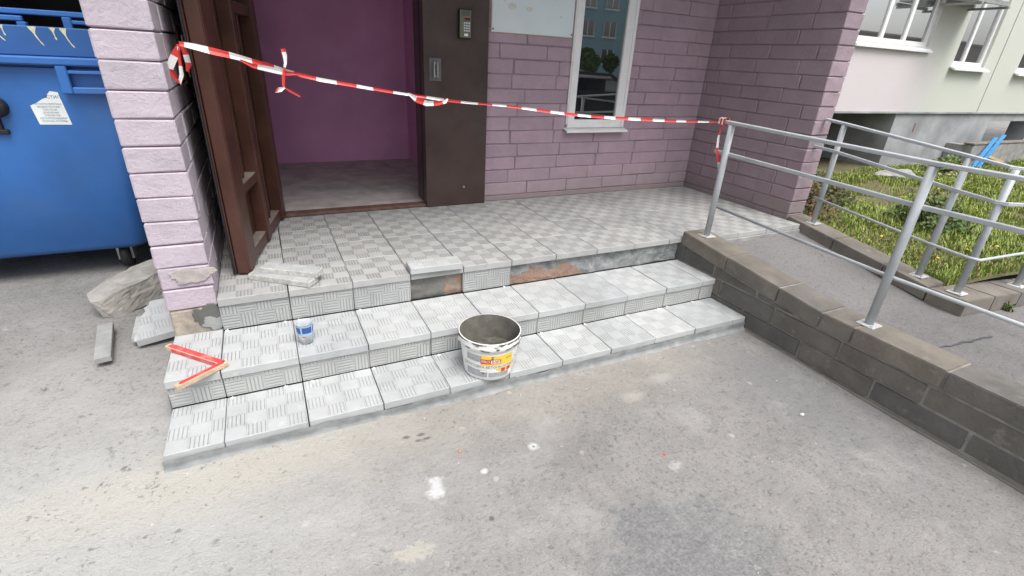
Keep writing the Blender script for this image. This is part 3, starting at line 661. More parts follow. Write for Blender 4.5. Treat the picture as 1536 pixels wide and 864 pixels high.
for k in range(26):
    z = .60 + k * .055; b.box(2.568 + .005 * nz(z * 12, 1), 2.5768, YW - .012 + .004 * nz(z * 9, 3), YW + .0, z, z + .0545)
o = b.build('foam_seam', 'spacer', wn); o.location = -wn.location

# notice sheet
nb = thing('notice_board', 'pale blank notice board screwed to the lilac wall beside the window', 'board', (2.22, YW, 1.24))
b = MB(); b.box(-.345, .333, -.012, -.004, 0, .62, bev=.002); b.build('board', 'sheet', nb)
b = MB(); b.box(-.349, .337, -.0035, .0015, -.004, .624); b.build('backing', 'yellow_board', nb)
for sx in (-.335, .322):
    b = MB(); b.tube([(sx, -.012, .018), (sx, -.016, .018)], .006, 8); b.build('screw', 'ink', nb)
blots = MB()
for k, (cx, cz, r) in enumerate(((-.19, .17, .035), (-.05, .16, .028), (.22, .13, .012), (.12, .09, .006), (-.25, .2, .012))):
    n = 12; blots.add([(cx + r * (1 + .5 * nz(i, k)) * math.cos(6.283 * i / n), -.0126, cz + .6 * r * (1 + .5 * nz(i, k + 3)) * math.sin(6.283 * i / n)) for i in range(n)], [tuple(range(n))])
blots.build('glue_mark', 'paper', nb)
bpy.data.objects['glue_mark'].data.materials[0] = plain('old_glue', (0.62, 0.60, 0.56), .7, .2, 50, 0)

# canopy over the entrance, out of frame: it keeps the wall and the landing in shade
cn = thing('entrance_canopy', 'concrete canopy slab roofing the entrance and the bin bay', 'canopy', (1.5, 1.2, 2.42))
b = MB(); b.box(-.28, 4.5, -.30, 3.4, 2.425, 2.62); o = b.build('slab', 'concrete', cn); o.location = -cn.location
b = MB(); b.box(-3.4, -.2805, 1.28, 3.8, 2.4255, 2.60); o = b.build('bay_slab', 'concrete', cn); o.location = -cn.location

# ================================================================== RAMP, ITS WALL, KERBS, RAILINGS
def ramp_z(y): 
    if y > -1.05: return -0.062 - 0.18 * (-.05 - y) / 1.0
    return -0.242
b = MB(); ys = [-.05 - .05 * i for i in range(21)] + [-1.1 - .1 * i for i in range(30)]
xs = [3.0 + 1.06 * i / 14 for i in range(15)]
b.add([(x, y, ramp_z(y) + .005 * nz(x * 5, y * 5) + .012 * max(0, 1 - (x - 3.04) / .12)) for y in ys for x in xs], [(j * 15 + i, (j + 1) * 15 + i, (j + 1) * 15 + i + 1, j * 15 + i + 1) for j in range(len(ys) - 1) for i in range(14)])
xs2 = [4.06 + .1 * i for i in range(60)]; ys2 = [-1.22 - .15 * i for i in range(14)]
b.add([(x, y, -.242 - .10 * max(0, x - 4.1) + .004 * nz(x * 5, y * 5)) for y in ys2 for x in xs2], [(j * 60 + i, (j + 1) * 60 + i, (j + 1) * 60 + i + 1, j * 60 + i + 1) for j in range(13) for i in range(59)])
tag(b.build('ramp_surface', 'ramp', smooth=True), 'grey asphalt surface of the wheelchair ramp and its landing', 'ramp', kind='structure')
# crack in the landing
b = MB(); pts = [(3.397 + .52 * t, -1.376 - .05 * t + .02 * nz(t * 9, 2)) for t in [i / 16 for i in range(17)]]
for (x0, y0), (x1, y1) in zip(pts[:-1], pts[1:]):
    wv = .004 + .004 * abs(nz(x0 * 20, 1)); z = -.2345
    b.add([(x0, y0 - wv, z), (x1, y1 - wv, z), (x1, y1 + wv, z), (x0, y0 + wv, z)], [(0, 1, 2, 3)])
tag(b.build('ramp_crack', 'ink'), 'dark crack running across the asphalt landing', 'crack', kind='structure')

def quad_block(pl_, x0, x1, ins=.004):   # block with side profile (y,z) quad, extruded x0..x1
    b = MB(); n = len(pl_)
    cy = sum(p[0] for p in pl_) / n; cz = sum(p[1] for p in pl_) / n
    bm = bmesh.new(); A = [bm.verts.new((x0, p[0], p[1])) for p in pl_]; B = [bm.verts.new((x1, p[0], p[1])) for p in pl_]
    bm.faces.new(A); bm.faces.new(B[::-1])
    for i in range(n): bm.faces.new((A[i], B[i], B[(i + 1) % n], A[(i + 1) % n]))
    bmesh.ops.recalc_face_normals(bm, faces=bm.faces)
    bmesh.ops.bevel(bm, geom=bm.edges[:], offset=ins, segments=2, affect='EDGES')
    for v in bm.verts: v.co += Vector((nz(v.co.y * 30, v.co.z * 30, 1), nz(v.co.y * 30, v.co.z * 30, 5), nz(v.co.y * 30, v.co.z * 30, 9))) * .0022
    b.bm(bm); return b
rwall = thing('ramp_wall', 'dark concrete block wall with sloping kerb stones edging the ramp beside the steps', 'wall', (2.94, -1.5, -.42))
def rbuild(b, nm, mt):
    o = b.build(nm, mt, rwall); o.location = -rwall.location; return o
def ktop(y): return 0.046 - 0.113 * (-y) / 1.06 if y > -1.06 else -0.067
KY = [0.0, -.40, -.79, -1.06, -1.23, -1.64, -2.04, -2.44, -2.84, -3.24]
for y0, y1 in zip(KY[:-1], KY[1:]):
    a, c_ = y0 - .004, y1 + .004; ov = rnd.uniform(-.003, .003)
    rbuild(quad_block([(a, ktop(y0)), (a, ktop(y0) - .092), (c_, ktop(y1) - .092), (c_, ktop(y1))], 2.838 + ov, 3.045), 'kerb_stone', 'kerb')
AT = -.163
for y0, y1 in ((0.0, -.32), (-.32, -.66), (-.66, -.92)):
    t0, t1 = ktop(y0) - .099, ktop(y1) - .099
    rbuild(quad_block([(y0 - .004, t0), (y0 - .004, AT), (y1 + .004, AT), (y1 + .004, t1)], 2.846, 3.03), 'wedge_block', 'block')
for zt, yo, xo in ((AT - .007, 0.0, 0), (AT - .115, -.2, .001)):
    y = 0.0; first = True
    while y > -3.2:
        L_ = (.40 + yo) if first and yo else .40; first = False; y1 = y - L_
        f = 2.843 + xo + rnd.uniform(-.004, .004)
        rbuild(quad_block([(y - .005, zt), (y - .005, zt - .101), (y1 + .005, zt - .101), (y1 + .005, zt)], f, 3.03), 'block', 'block'); y = y1
rbuild(quad_block([(-.66, -.386), (-.66, -.47), (-3.24, -.50), (-3.24, -.40)], 2.822, 3.03), 'footing', 'kerb')
b = MB()
b.add([(2.849, 0, ktop(0) - .005), (2.849, -1.06, ktop(-1.06) - .005), (2.849, -3.24, ktop(-3) - .005), (2.849, -3.24, -.5), (2.849, 0, -.5), (3.036, 0, ktop(0) - .005), (3.036, -1.06, ktop(-1.06) - .005), (3.036, -3.24, ktop(-3) - .005)], [(0, 4, 3, 2, 1), (0, 1, 6, 5), (1, 2, 7, 6)])
o = rbuild(b, 'pointing', 'pointing')
b = MB(); b.box(2.86, 3.02, -3.24, -.002, -.55, -.17); rbuild(b, 'core', 'pointing')

fk = thing('ramp_kerb', 'pale kerb stones between the ramp landing and the lawn', 'kerb', (4.13, -.6, -.3))
def kb(b, nm='kerb_stone', mt='kerb'):
    o = b.build(nm, mt, fk); o.location = -fk.location
def ft(y): return .033 - .165 * (.08 - y) / 1.09
FY = [0.07, -.33, -.71, -1.0]
for y0, y1 in zip(FY[:-1], FY[1:]):
    kb(quad_block([(y0 - .003, ft(y0)), (y0 - .003, ft(y0) - .095), (y1 + .003, ft(y1) - .095), (y1 + .003, ft(y1))], 4.03, 4.23))
    kb(quad_block([(y0 - .003, ft(y0) - .1), (y0 - .003, ft(y0) - .26), (y1 + .003, ft(y1) - .26), (y1 + .003, ft(y1) - .1)], 4.038, 4.222), 'lower_block', 'block')
def quad_block_x(pl_, y0, y1):
    b = quad_block(pl_, y0, y1); b.v = [(v[1], v[0], v[2]) for v in b.v]; b.f = [tuple(reversed(f)) for f in b.f]; return b
FX = [4.03, 4.42, 4.82, 5.22, 5.62, 6.02, 6.42]
def ftx(x): return -.135 - .10 * max(0, x - 4.1)
for x0, x1 in zip(FX[:-1], FX[1:]):
    kb(quad_block_x([(x0 + .003, ftx(x0)), (x0 + .003, ftx(x0) - .2), (x1 - .003, ftx(x1) - .2), (x1 - .003, ftx(x1))], -1.215, -1.005))

def railing(name, label, posts, rails, mt='rail'):
    t = thing(name, label, 'railing', posts[0][:3])
    inv = Vector(posts[0][:3])
    for (x, y, z, top) in posts:
        b = MB(); b.tube([(x, y, z + .005), (x, y, top)], .0200, 16); o = b.build('post', mt, t, smooth=True); o.location = -inv
        pb = MB(); pb.box(x - .043, x + .043, y - .043, y + .043, z - .002, z + .0065, bev=.002); q = pb.build('base_plate', 'plate', t); q.location = -inv
        for sx in (-1, 1):
            bb = MB(); bb.tube([(x + sx * .031, y + sx * .031, z + .0065), (x + sx * .031, y + sx * .031, z + .013)], .006, 6); r_ = bb.build('bolt', 'plate', q)
    for nm, pts, w_, h_, rnd_ in rails:
        b = MB()
        if rnd_: b.tube(pts, w_, 12)
        else:
            hw, hh = w_ / 2, h_ / 2; e = .003
            b.tube(pts, 1, sec=[(hw - e, -hh), (hw, -hh + e), (hw, hh - e), (hw - e, hh), (-hw + e, hh), (-hw, hh - e), (-hw, -hh + e), (-hw + e, -hh)])
        o = b.build(nm, mt, t, smooth=bool(rnd_)); o.location = -inv
    return t
nearr = railing('handrail', 'grey tubular handrail on the block wall with red and white tape on its post', [(2.95, -.107, ktop(-.107), .765), (2.95, -1.235, -.067, .735), (2.95, -2.4, -.067, .735)],
    [('top_rail', [(2.95, -.02, .779), (2.95, -.107, .777), (2.95, -1.235, .747), (2.95, -2.5, .747)], .034, .019, 0),
     ('middle_rail', [(2.966, -.005, .588), (2.966, -.135, .586), (2.966, -1.235, .552), (2.966, -2.5, .552)], .020, .022, 0),
     ('lower_rail', [(2.972, -.115, .240), (2.972, -1.235, .196), (2.972, -2.5, .190)], .0095, 0, 1)])
CR = (4.13, -1.115)
farr = railing('handrail', 'grey tubular handrail on the kerb along the lawn, bending at the landing', [(4.13, -.083, ft(-.083), .752), (4.13, -.885, ft(-.885), .665), (*CR, -.135, .640), (5.02, -1.115, ftx(5.02), .56)],
    [('top_rail', [(4.13, .065, .775), (4.13, -.083, .762), (4.13, -.885, .675), (4.13, -1.09, .650), (4.155, -1.115, .648), (5.02, -1.115, .57), (6.0, -1.115, .47)], .034, .019, 0),
     ('middle_rail', [(4.108, .13, .580), (4.108, -.083, .566), (4.108, -.885, .472), (4.108, -1.10, .452), (4.12, -1.148, .450), (5.02, -1.148, .37), (6.0, -1.148, .27)], .020, .022, 0),
     ('lower_rail', [(4.106, -.04, .209), (4.106, -.885, .116), (4.106, -1.10, .102), (4.12, -1.15, .100), (5.02, -1.15, .06), (6.0, -1.15, -.02)], .0095, 0, 1)])

# ================================================================== BLOCK OF FLATS BEHIND THE LAWN
blk = thing('apartment_block', 'lilac and green panel block with white windows and grey plinth behind the lawn', 'building', (12, 3, -.45))
def kbx(nm, mt, *bx, bev=0.0, par=None):
    b = MB(); b.box(*bx, bev=bev); o = b.build(nm, mt, par or blk)
    o.location = -blk.location if not par else (0, 0, 0)
    return o
FYF = 3.0; Z0 = .545; ZT = 3.3
wins = [(8.86, 10.90, 1.60, 3.05), (11.86, 13.02, 1.36, 3.05), (14.35, 15.8, 1.34, 3.05)]
xs = [4.24] + [v for w_ in wins for v in w_[:2]] + [26]
for a, c_ in zip(xs[0::2], xs[1::2]):
    if a < 13.47 < c_:
        kbx('wall_panel', 'facade', a, 13.455, FYF, FYF + .3, Z0, ZT); kbx('wall_panel', 'facade', 13.485, c_, FYF, FYF + .3, Z0, ZT)
    else: kbx('wall_panel', 'facade', a, c_, FYF, FYF + .3, Z0, ZT)
kbx('panel_joint', 'joint_line', 13.455, 13.485, FYF + .012, FYF + .2, Z0, ZT)
for a, c_, z0, z1 in wins:
    kbx('wall_panel', 'facade', a, c_, FYF, FYF + .3, Z0, z0); kbx('wall_panel', 'facade', a, c_, FYF, FYF + .3, z1, ZT)
kbx('upper_wall', 'facade_up', -14, 30, FYF + .002, FYF + .4, ZT + .002, 14)
kbx('panel_edge', 'plinth', 4.24, 26, FYF - .012, FYF + .3, Z0 - .03, Z0 - .001)
kbx('plinth', 'plinth', 10.72, 14.25, FYF + .03, FYF + .4, -.7, Z0 - .031); kbx('plinth', 'plinth', 14.25, 26, FYF + .03, FYF + .4, .36, Z0 - .031)
kbx('plinth', 'plinth', 16.2, 26, FYF + .03, FYF + .4, -.7, .359); kbx('plinth', 'plinth', 14.25, 16.2, FYF + .03, FYF + .4, -.7, -.35)
kbx('recess_wall', 'dark_room', 4.24, 16.4, FYF + 2.3, FYF + 2.5, -.9, Z0); kbx('recess_ceiling', 'dark_room', 4.24, 16.4, FYF + .301, FYF + 2.3, Z0 - .03, Z0)
kbx('recess_side', 'plinth', 10.72, 10.9, FYF + .401, FYF + 2.3, -.9, Z0 - .031)
kbx('rust_stain', 'rust', 11.44, 11.47, FYF + .026, FYF + .0295, .18, .34)
def pane_win(a, c_, z0, z1, mull, sill_over):
    wf = MB(); d0, d1 = FYF + .05, FYF + .13
    o = bpy.data.objects.new('window', None); 
    fw = .07
    wf.box(a, c_, d0, d1, z0, z0 + fw); wf.box(a, c_, d0, d1, z1 - fw, z1); wf.box(a, a + fw, d0, d1, z0 + fw, z1 - fw); wf.box(c_ - fw, c_, d0, d1, z0 + fw, z1 - fw)
    for m in mull: wf.box(m - fw * .55, m + fw * .55, d0, d1, z0 + fw, z1 - fw)
    f = wf.build('window', 'white_pvc', blk); f.location = -blk.location
    ed = [a + fw] + [v for m in mull for v in (m - fw * .55, m + fw * .55)] + [c_ - fw]
    for u, v in zip(ed[0::2], ed[1::2]):
        p = MB(); tl = rnd.uniform(-.006, .006); p.add([(u, d0 + .03, z0 + fw), (v, d0 + .03 + tl, z0 + fw), (v, d0 + .03 + tl, z1 - fw), (u, d0 + .03, z1 - fw)], [(0, 1, 2, 3)]); p.build('pane', 'glass_far', f)
    s_ = MB(); s_.prism([(d0 - .001, z0 - .001), (FYF - sill_over, z0 - .055), (FYF - sill_over, z0 - .085), (FYF - sill_over + .01, z0 - .085), (d0 - .001, z0 - .03)], a - .06, c_ + .06, mat=Matrix(((0, 0, 1, 0), (1, 0, 0, 0), (0, 1, 0, 0), (0, 0, 0, 1))))
    s_.build('sill', 'white_pvc', f)
    cb = MB(); cb.box(a, c_, d1 + .25, d1 + .27, z0, z1); cb.build('room_dark', 'dark_room', f)
pane_win(*wins[0], [9.56, 10.2], .06); pane_win(*wins[1], [12.32], .10); pane_win(*wins[2], [14.95], .10)
ac = thing('air_conditioner', 'grey air conditioner tray on brackets between two white windows', 'air conditioner', (11.3, 2.75, 2.25))
b = MB(); b.box(-.55, .42, -.28, .24, .06, .55, bev=.01); b.build('housing', 'plate', ac)
b = MB(); b.box(-.57, .44, -.30, -.27, 0, .05); b.box(-.57, .44, .18, .21, 0, .05); b.build('tray', 'timber_grey', ac)
for x in (-.5, .37):
    b = MB(); b.box(x, x + .05, -.32, .25, -.035, -.001); b.build('bracket', 'timber_grey', ac)
# small basement pit wall with boards leaning on it
pt = thing('pit_wall', 'low grey concrete wall of a basement window pit below the block', 'wall', (14.2, 2.66, -.5))
b = MB(); b.box(-1.35, 2.6, -.1, .06, -.25, .47, bev=.012); b.build('front_wall', 'concrete', pt)
b = MB(); b.box(-1.35, -1.2, .061, .36, -.25, .46, bev=.01); b.build('side_wall', 'concrete', pt)
b = MB(); b.box(-1.37, 2.62, -.11, .07, .472, .51, bev=.01); b.build('coping', 'kerb', pt)
def board(name, label, p0, p1, w_, t_, mt, grp=None):
    p0, p1 = Vector(p0), Vector(p1); d = (p1 - p0); L_ = d.length
    o = MB(); o.box(-w_ / 2, w_ / 2, -t_ / 2, t_ / 2, 0, L_, bev=.003)
    q = o.build(name, mt); q.location = p0; q.rotation_euler = d.to_track_quat('Z', 'Y').to_euler()
    return tag(q, label, 'board', grp)
board('painted_board', 'longer blue painted board leaning on the pit wall', (13.0, 2.42, -.48), (13.83, 2.53, .153), .06, .03, 'blue_board', 'blue boards leaning on the pit wall')
board('painted_board', 'shorter blue painted board leaning on the pit wall beside a longer one', (12.72, 2.40, -.48), (13.50, 2.52, .11), .06, .03, 'blue_board', 'blue boards leaning on the pit wall')
board('plank', 'short pale yellow plank lying by the blue boards', (13.36, 2.50, -.24), (14.02, 2.47, -.38), .10, .05, 'yellow_board')
b = MB(); bm = bmesh.new(); bmesh.ops.create_icosphere(bm, subdivisions=3, radius=1)
for v in bm.verts: v.co *= 1 + .25 * nz(*(v.co * 1.5)); v.co = Vector((v.co.x * .55, v.co.y * .16, v.co.z * .09))
b.bm(bm); o = b.build('rubble_slab', 'concrete', loc=(10.05, 2.35, -.42)); tag(o, 'pale slab of rubble lying on the lawn below the dark plinth recess', 'rubble')

# ================================================================== WEEDS AND BUSHES
def bush(name, label, c, rx, ry, rz, n, mats, leaf, stems=9, grp=None, seed=1):
    rr = random.Random(seed); t = thing(name, label, 'plant', c, group=grp)
    sb_ = MB(); lf = MB()
    for k in range(stems):
        a = rr.random() * 6.283; e = Vector((math.cos(a) * rx * rr.uniform(.2, .8), math.sin(a) * ry * rr.uniform(.2, .8), rz * rr.uniform(.8, 1.6)))
        sb_.tube([(0.02 * math.cos(a), .02 * math.sin(a), -.03), e * .5 + Vector((0, 0, .05 * rz)), e], [.008, .006, .003], 5)
    for k in range(n):
        a = rr.random() * 6.283; u = rr.random() ** .5; zz = rr.random()
        k_ = 1 + .35 * nz(math.cos(a) * 2, math.sin(a) * 2, seed)
        p = Vector((math.cos(a) * u * rx * k_ * (1 - .5 * zz), math.sin(a) * u * ry * k_ * (1 - .5 * zz), zz * 2 * rz * (1 - .5 * u * u) * k_))
        if nz(*(p * 9)) < -.12: continue
        d = Vector((rr.uniform(-1, 1), rr.uniform(-1, 1), rr.uniform(-.3, .8))).normalized(); s_ = d.orthogonal().normalized() * leaf * .38
        L_ = leaf * rr.uniform(.6, 1.3)
        lf.add([p, p + d * L_ * .5 + s_, p + d * L_, p + d * L_ * .5 - s_], [(0, 1, 2, 3)], 0 if rr.random() < .75 else 1)
    sb_.build('stem', 'stem', t); lf.build('foliage', mats, t); return t
bush('weed_clump', 'dark reddish weeds growing against the right brick pillar', (4.72, .60, zl(4.72, .60)), .42, .55, .22, 3600, ['weed', 'rust'], .035, seed=3)
bush('weed_clump', 'taller dark weeds behind the right brick pillar, on the lawn', (5.7, 1.0, zl(5.7, 1.0)), .75, .5, .20, 3200, ['weed', 'weed_green'], .04, seed=5)
bush('low_bush', 'dark green low bush on the lawn behind the handrail post', (6.1, .0, zl(6.1, .0)), .50, .42, .18, 3000, ['weed_green', 'weed'], .04, seed=8)
bush('low_bush', 'bushy weeds growing against the plinth near the blue boards', (11.6, 2.3, zl(11.6, 2.3)), .8, .4, .16, 1800, ['weed_green', 'straw'], .06, seed=9)
bush('kerb_weed', 'tiny weed sprouting from the joint at the landing kerb', (4.62, -1.245, -.30), .05, .03, .03, 60, ['weed_green', 'grass'], .025, 4, seed=12)

# ================================================================== BIN BAY AND BLUE BIN
bay = thing('bin_bay', 'unlit black bin bay behind the blue waste bin', 'bay', (-1.6, 3, -.36))
for nm, mt, bx in (('back_wall', 'dark_room', (-3.2, -.31, 3.6, 3.7, -.4, 2.42)), ('side_wall', 'dark_room', (-.31, -.205, YW + .25, 3.6, -.4, 2.42)), ('side_wall', 'dark_room', (-3.3, -3.2, 1.55, 3.7, -.4, 2.42)),
                   ('ceiling', 'dark_room', (-3.2, -.205, 1.3, 3.7, 2.40, 2.424)), ('door_leaf', 'grey_steel', (-1.9, -1.27, 2.62, 2.66, -.3, 2.2))):
    b = MB(); b.box(*bx); o = b.build(nm, mt, bay); o.location = -bay.location
bn = thing('waste_bin', 'blue plastic wheeled waste bin with torn white sticker, behind the pillar', 'waste bin', (-1.08, 1.95, -.36))
def bb(nm, mts, b, smooth=False, par=None):
    return b.build(nm, mts, par or bn, smooth)
# body: local coordinates, front face towards -Y at local y = -0.55
def loft(b, secs, mi=0):   # list of (z, x0,x1,y0,y1,r)
    n = 24; rings = []
    for (z, x0, x1, y0, y1, r) in secs:
        ring = []
        for cx, cy, a0 in ((x1 - r, y1 - r, 0), (x0 + r, y1 - r, 90), (x0 + r, y0 + r, 180), (x1 - r, y0 + r, 270)):
            for k in range(6): a = R(a0 + 90 * k / 5); ring.append((cx + r * math.cos(a), cy + r * math.sin(a), z))
        rings.append(ring)
    vs = [v for g_ in rings for v in g_]
    b.add(vs, [(i * n + k, i * n + (k + 1) % n, (i + 1) * n + (k + 1) % n, (i + 1) * n + k) for i in range(len(rings) - 1) for k in range(n)] + [tuple(range(n - 1, -1, -1))], mi)
    return rings
b = MB(); loft(b, [(.165, -.60, .56, -.47, .44, .10), (.20, -.63, .59, -.50, .47, .10), (.9, -.665, .655, -.535, .52, .09), (1.26, -.68, .67, -.55, .54, .08)]); bb('body', 'blue_bin', b, True)
b = MB(); b.box(-.72, .70, -.60, -.5505, 1.275, 1.318, bev=.008); bb('lifting_flange', 'blue_bin', b)
b = MB(); b.box(-.69, .68, -.565, -.535, 1.319, 1.465, bev=.006); bb('upper_panel', 'blue_dark', b)
b = MB(); b.box(-.69, .68, -.534, .56, 1.262, 1.274); bb('deck', 'blue_dark', b)
# bracket frame stepping down at the right
b = MB(); b.box(.405, .455, -.598, -.56, 1.13, 1.2745, bev=.005); b.box(.4555, .70, -.598, -.56, 1.13, 1.165, bev=.005); b.box(.4555, .70, -.596, -.565, 1.235, 1.252, bev=.003); bb('lifting_bracket', 'blue_bin', b)
# lid hinge frame behind
b = MB(); b.box(.20, .72, -.45, -.42, 1.52, 1.548, bev=.005); b.box(.165, .30, -.47, -.44, 1.485, 1.512, bev=.005); b.box(.27, .31, -.47, -.43, 1.44, 1.484, bev=.004); b.box(.47, .51, -.47, -.43, 1.44, 1.519, bev=.004); b.box(.51, .72, -.47, -.44, 1.485, 1.505, bev=.004); b.box(.27, .72, -.475, -.44, 1.424, 1.4395, bev=.004); bb('hinge_frame', 'blue_bin', b)
b = MB(); b.box(-.69, .70, .20, .56, 1.275, 1.44, bev=.02); bb('lid', 'blue_dark', b)
for x, y in ((.42, -.36), (-.5, -.36), (.42, .36), (-.5, .36)):
    wh = MB(); wh.tube([(x - .025, y, .085), (x + .025, y, .085)], .085, 20); q = bb('wheel', 'black', wh, True)
    fk_ = MB(); fk_.box(x - .045, x - .03, y - .04, y + .04, .06, .16); fk_.box(x + .03, x + .045, y - .04, y + .04, .06, .16); fk_.box(x - .045, x + .045, y - .045, y + .045, .158, .168); bb('fork', 'steel', fk_, par=q)
kn = MB(); kn.lathe([(0, 0), (.05, 0), (.055, .01), (.055, .05), (.045, .065), (0, .07)], seg=20)
q = bb('pivot_knob', 'black', kn, True); q.location = (.085, -.525, 1.055); q.rotation_euler = (math.pi / 2, 0, 0)
kn = MB(); kn.box(-.02, .03, -.012, .012, -.12, -.05, bev=.005); kn.box(-.015, .05, -.02, .01, -.14, -.115, bev=.005); q = bb('pivot_tail', 'black', kn); q.location = (.055, -.54, 1.05)
# torn sticker, tilted with the tapering front face
fz = lambda z: -.535 - .015 * (z - .9) / .36 if z > .9 else -.50 - .035 * (z - .2) / .7
def bpt(px_x, z, off=.0015): return (px_x, fz(z) - off, z)
st = MB(); poly = [(.283, .965), (.37, .967), (.372, 1.125), (.333, 1.140), (.318, 1.128), (.308, 1.112), (.283, 1.090), (.262, 1.065), (.245, 1.045), (.242, .965)]
poly = [(.245, .960), (.390, .958), (.372, 1.135), (.338, 1.140), (.322, 1.122), (.318, 1.108), (.295, 1.098), (.265, 1.078), (.232, 1.062)]
st.add([bpt(x, z) for x, z in poly], [tuple(range(len(poly)))]); stk = bb('sticker', 'paper', st)
lines = [('АСТИЛ', .340, 1.108, .022), ('МЕТАЛЛОЧЕРЕПИЦА', .311, 1.071, .0118), ('ВОДОСТОЧНЫЕ', .312, 1.0555, .0125), ('СИСТЕМЫ', .313, 1.040, .0125), ('ДОБОРНЫЕ', .314, 1.0245, .0125), ('ЭЛЕМЕНТЫ', .315, 1.009, .0125), ('МЕТАЛЛОСАЙДИНГ', .317, .9935, .0122), ('ОТКОСЫ, ОТЛИВЫ', .318, .978, .0122)]
for tx_, cx, cz, sz in lines:
    me = text_mesh(tx_, sz); me.materials.append(M['teal_ink'])
    for v in me.vertices:
        x, y = v.co.x, v.co.y; z = cz + y; v.co = Vector((cx + x + .02 * (cz - 1.04) * -.6, fz(z) - .0028, z))
    link('sticker_text', me, stk)
for k, (cx, L_, wv) in enumerate(((.145, .05, .008), (.20, .075, .013), (.232, .05, .006), (.355, .09, .016), (.44, .06, .012), (.485, .095, .013), (.10, .04, .01))):
    d = MB(); zt = 1.462; n = 8
    pts = []
    for i in range(n + 1):
        t = i / n; wz = wv * (.85 * max(0, 1 - 2.6 * t) + .22 * (1 - t)) * (1 + .6 * nz(i * .9, k)) + .0016 + (.0025 if i == n - 1 else 0)
        pts.append((cx + .03 * t * t * (k % 2 * .8 + .2) + .003 * nz(i, k + 7), zt - L_ * t, wz))
    d.add([(x - w_, -.5665, z) for x, z, w_ in pts] + [(x + w_, -.5665, z) for x, z, w_ in pts], [(i, i + 1, n + 2 + i, n + 1 + i) for i in range(n)])
    bb('drip', 'dropping', d)

# ================================================================== RUBBLE AND CUT TILES ON THE LEFT
bm = bmesh.new()
lo = [(-.30, -.075), (-.26, -.12), (.05, -.125), (.31, -.105), (.32, .09), (-.02, .12), (-.24, .10)]     # foot and crown outlines of the block
hi = [(-.335, -.06), (-.30, -.085), (.04, -.105), (.30, -.095), (.31, .10), (.0, .115), (-.05, .125), (-.28, .075)]
for x, y in lo: bm.verts.new((x, y, -.105))
for i_, (x, y) in enumerate(hi): bm.verts.new((x, y, .045 if x < -.2 else (.085 if x < .2 else .10)))
bmesh.ops.convex_hull(bm, input=bm.verts[:])
bmesh.ops.triangulate(bm, faces=bm.faces[:])
bmesh.ops.subdivide_edges(bm, edges=bm.edges[:], cuts=5, use_grid_fill=True)
bmesh.ops.triangulate(bm, faces=bm.faces[:]); bmesh.ops.subdivide_edges(bm, edges=bm.edges[:], cuts=1, use_grid_fill=True)
bm.normal_update()
for v in bm.verts:
    c = v.co; e = .005 * nz(c.x * 7, c.y * 7, c.z * 7) + .004 * abs(nz(c.x * 24, c.y * 24, c.z * 24)) + .004 * nz(c.x * 60, c.y * 60, c.z * 60)
    if c.z > .0 and -.12 < c.x < .02: e -= .010
    v.co = c + v.normal * e
b = MB(); b.bm(bm); o = b.build('concrete_lump', 'chunk', smooth=False, loc=(-.50, .985, -.272), rot=(0, R(-5), R(38)))
o.scale = (.84, .92, .82)
tag(o, 'large broken lump of grey concrete on the asphalt between bin and pillar', 'concrete')
# broken ribbed tile propped by the pillar
bt = thing('broken_tile', 'broken ribbed tile propped flat beside the pillar foot, ragged left edge', 'tile', (-.37, .48, -.295), (R(7), R(-3), R(12)))
poly = [(-.088, -.135), (.075, -.135), (.115, -.09), (.10, .22), (.01, .225), (-.002, .19), (-.022, .17), (-.020, .13), (-.045, .09), (-.050, .05), (-.070, .01), (-.068, -.04), (-.088, -.09)]
b = MB(); b.prism(poly, -.036, 0); b.build('slab', 'tile_new', bt)
rg = MB()
for k in range(9):
    bm = bmesh.new(); bmesh.ops.create_icosphere(bm, subdivisions=1, radius=1)
    for v in bm.verts: v.co *= 1 + .4 * nz(v.co.x*2+k*7, v.co.y*2, v.co.z*2); v.co = Vector((v.co.x * .008, v.co.y * .012, v.co.z * .010)) + Vector((poly[12 - k][0] + .002 if k < 8 else -.09, poly[12 - k][1] if k < 8 else -.11, -.010))
    rg.bm(bm)
rg.build('ragged_edge', 'tile_rough', bt)['kind'] = 'stuff'
bt2 = MB(); bt2.box(-.12, .14, -.13, .13, -.028, 0, bev=.003); o = bt2.build('cut_slab', 'tile_old', loc=(-.345, .51, -.317), rot=(0, 0, R(4)))
tag(o, 'grey cut slab lying under the broken ribbed tile', 'slab')
o = MB(); o.box(-.033, .033, -.19, .19, -.015, .015, bev=.002); o = o.build('cut_strip', 'timber_grey', loc=(-.572, .40, -.328), rot=(0, 0, R(9)))
tag(o, 'narrow grey cut strip lying alone on the asphalt by the pillar', 'strip')

# ================================================================== CUT STRIPS AND LOOSE TILE ON THE LANDING
def strip(name, label, loc, rot, L_, w_, t_, grp=None):
    t = thing(name, label, 'strip', loc, rot, grp)
    b = MB(); b.box(-L_ / 2, L_ / 2, -w_ / 2, w_ / 2, 0, t_ - .0005, bev=.003); b.build('slab', 'tile_rough', t)
    tp = MB(); tp.box(-L_ / 2 + .004, L_ / 2 - .004, -w_ / 2 + .004, w_ / 2 - .004, t_ - .0004, t_ + .0015); tp.build('ribbed_face', 'tile', t); return t
strip('tile_strip', 'lower cut tile strip on the landing, under another strip beside the open door', (.292, .125, .001), (0, 0, R(-37)), .335, .085, .032)
strip('tile_strip', 'upper cut tile strip on the landing, lying on another strip beside the open door', (.335, .135, .0345), (R(2), 0, R(-32)), .30, .072, .030)
lt = link('loose_tile', tile_mesh(.29, .115, .036), None, (.905, -.018, .038), (0, 0, R(-2.5)))
tag(lt, 'loose cut ribbed tile lying flat on the landing edge above the missing riser', 'tile')
o = lt
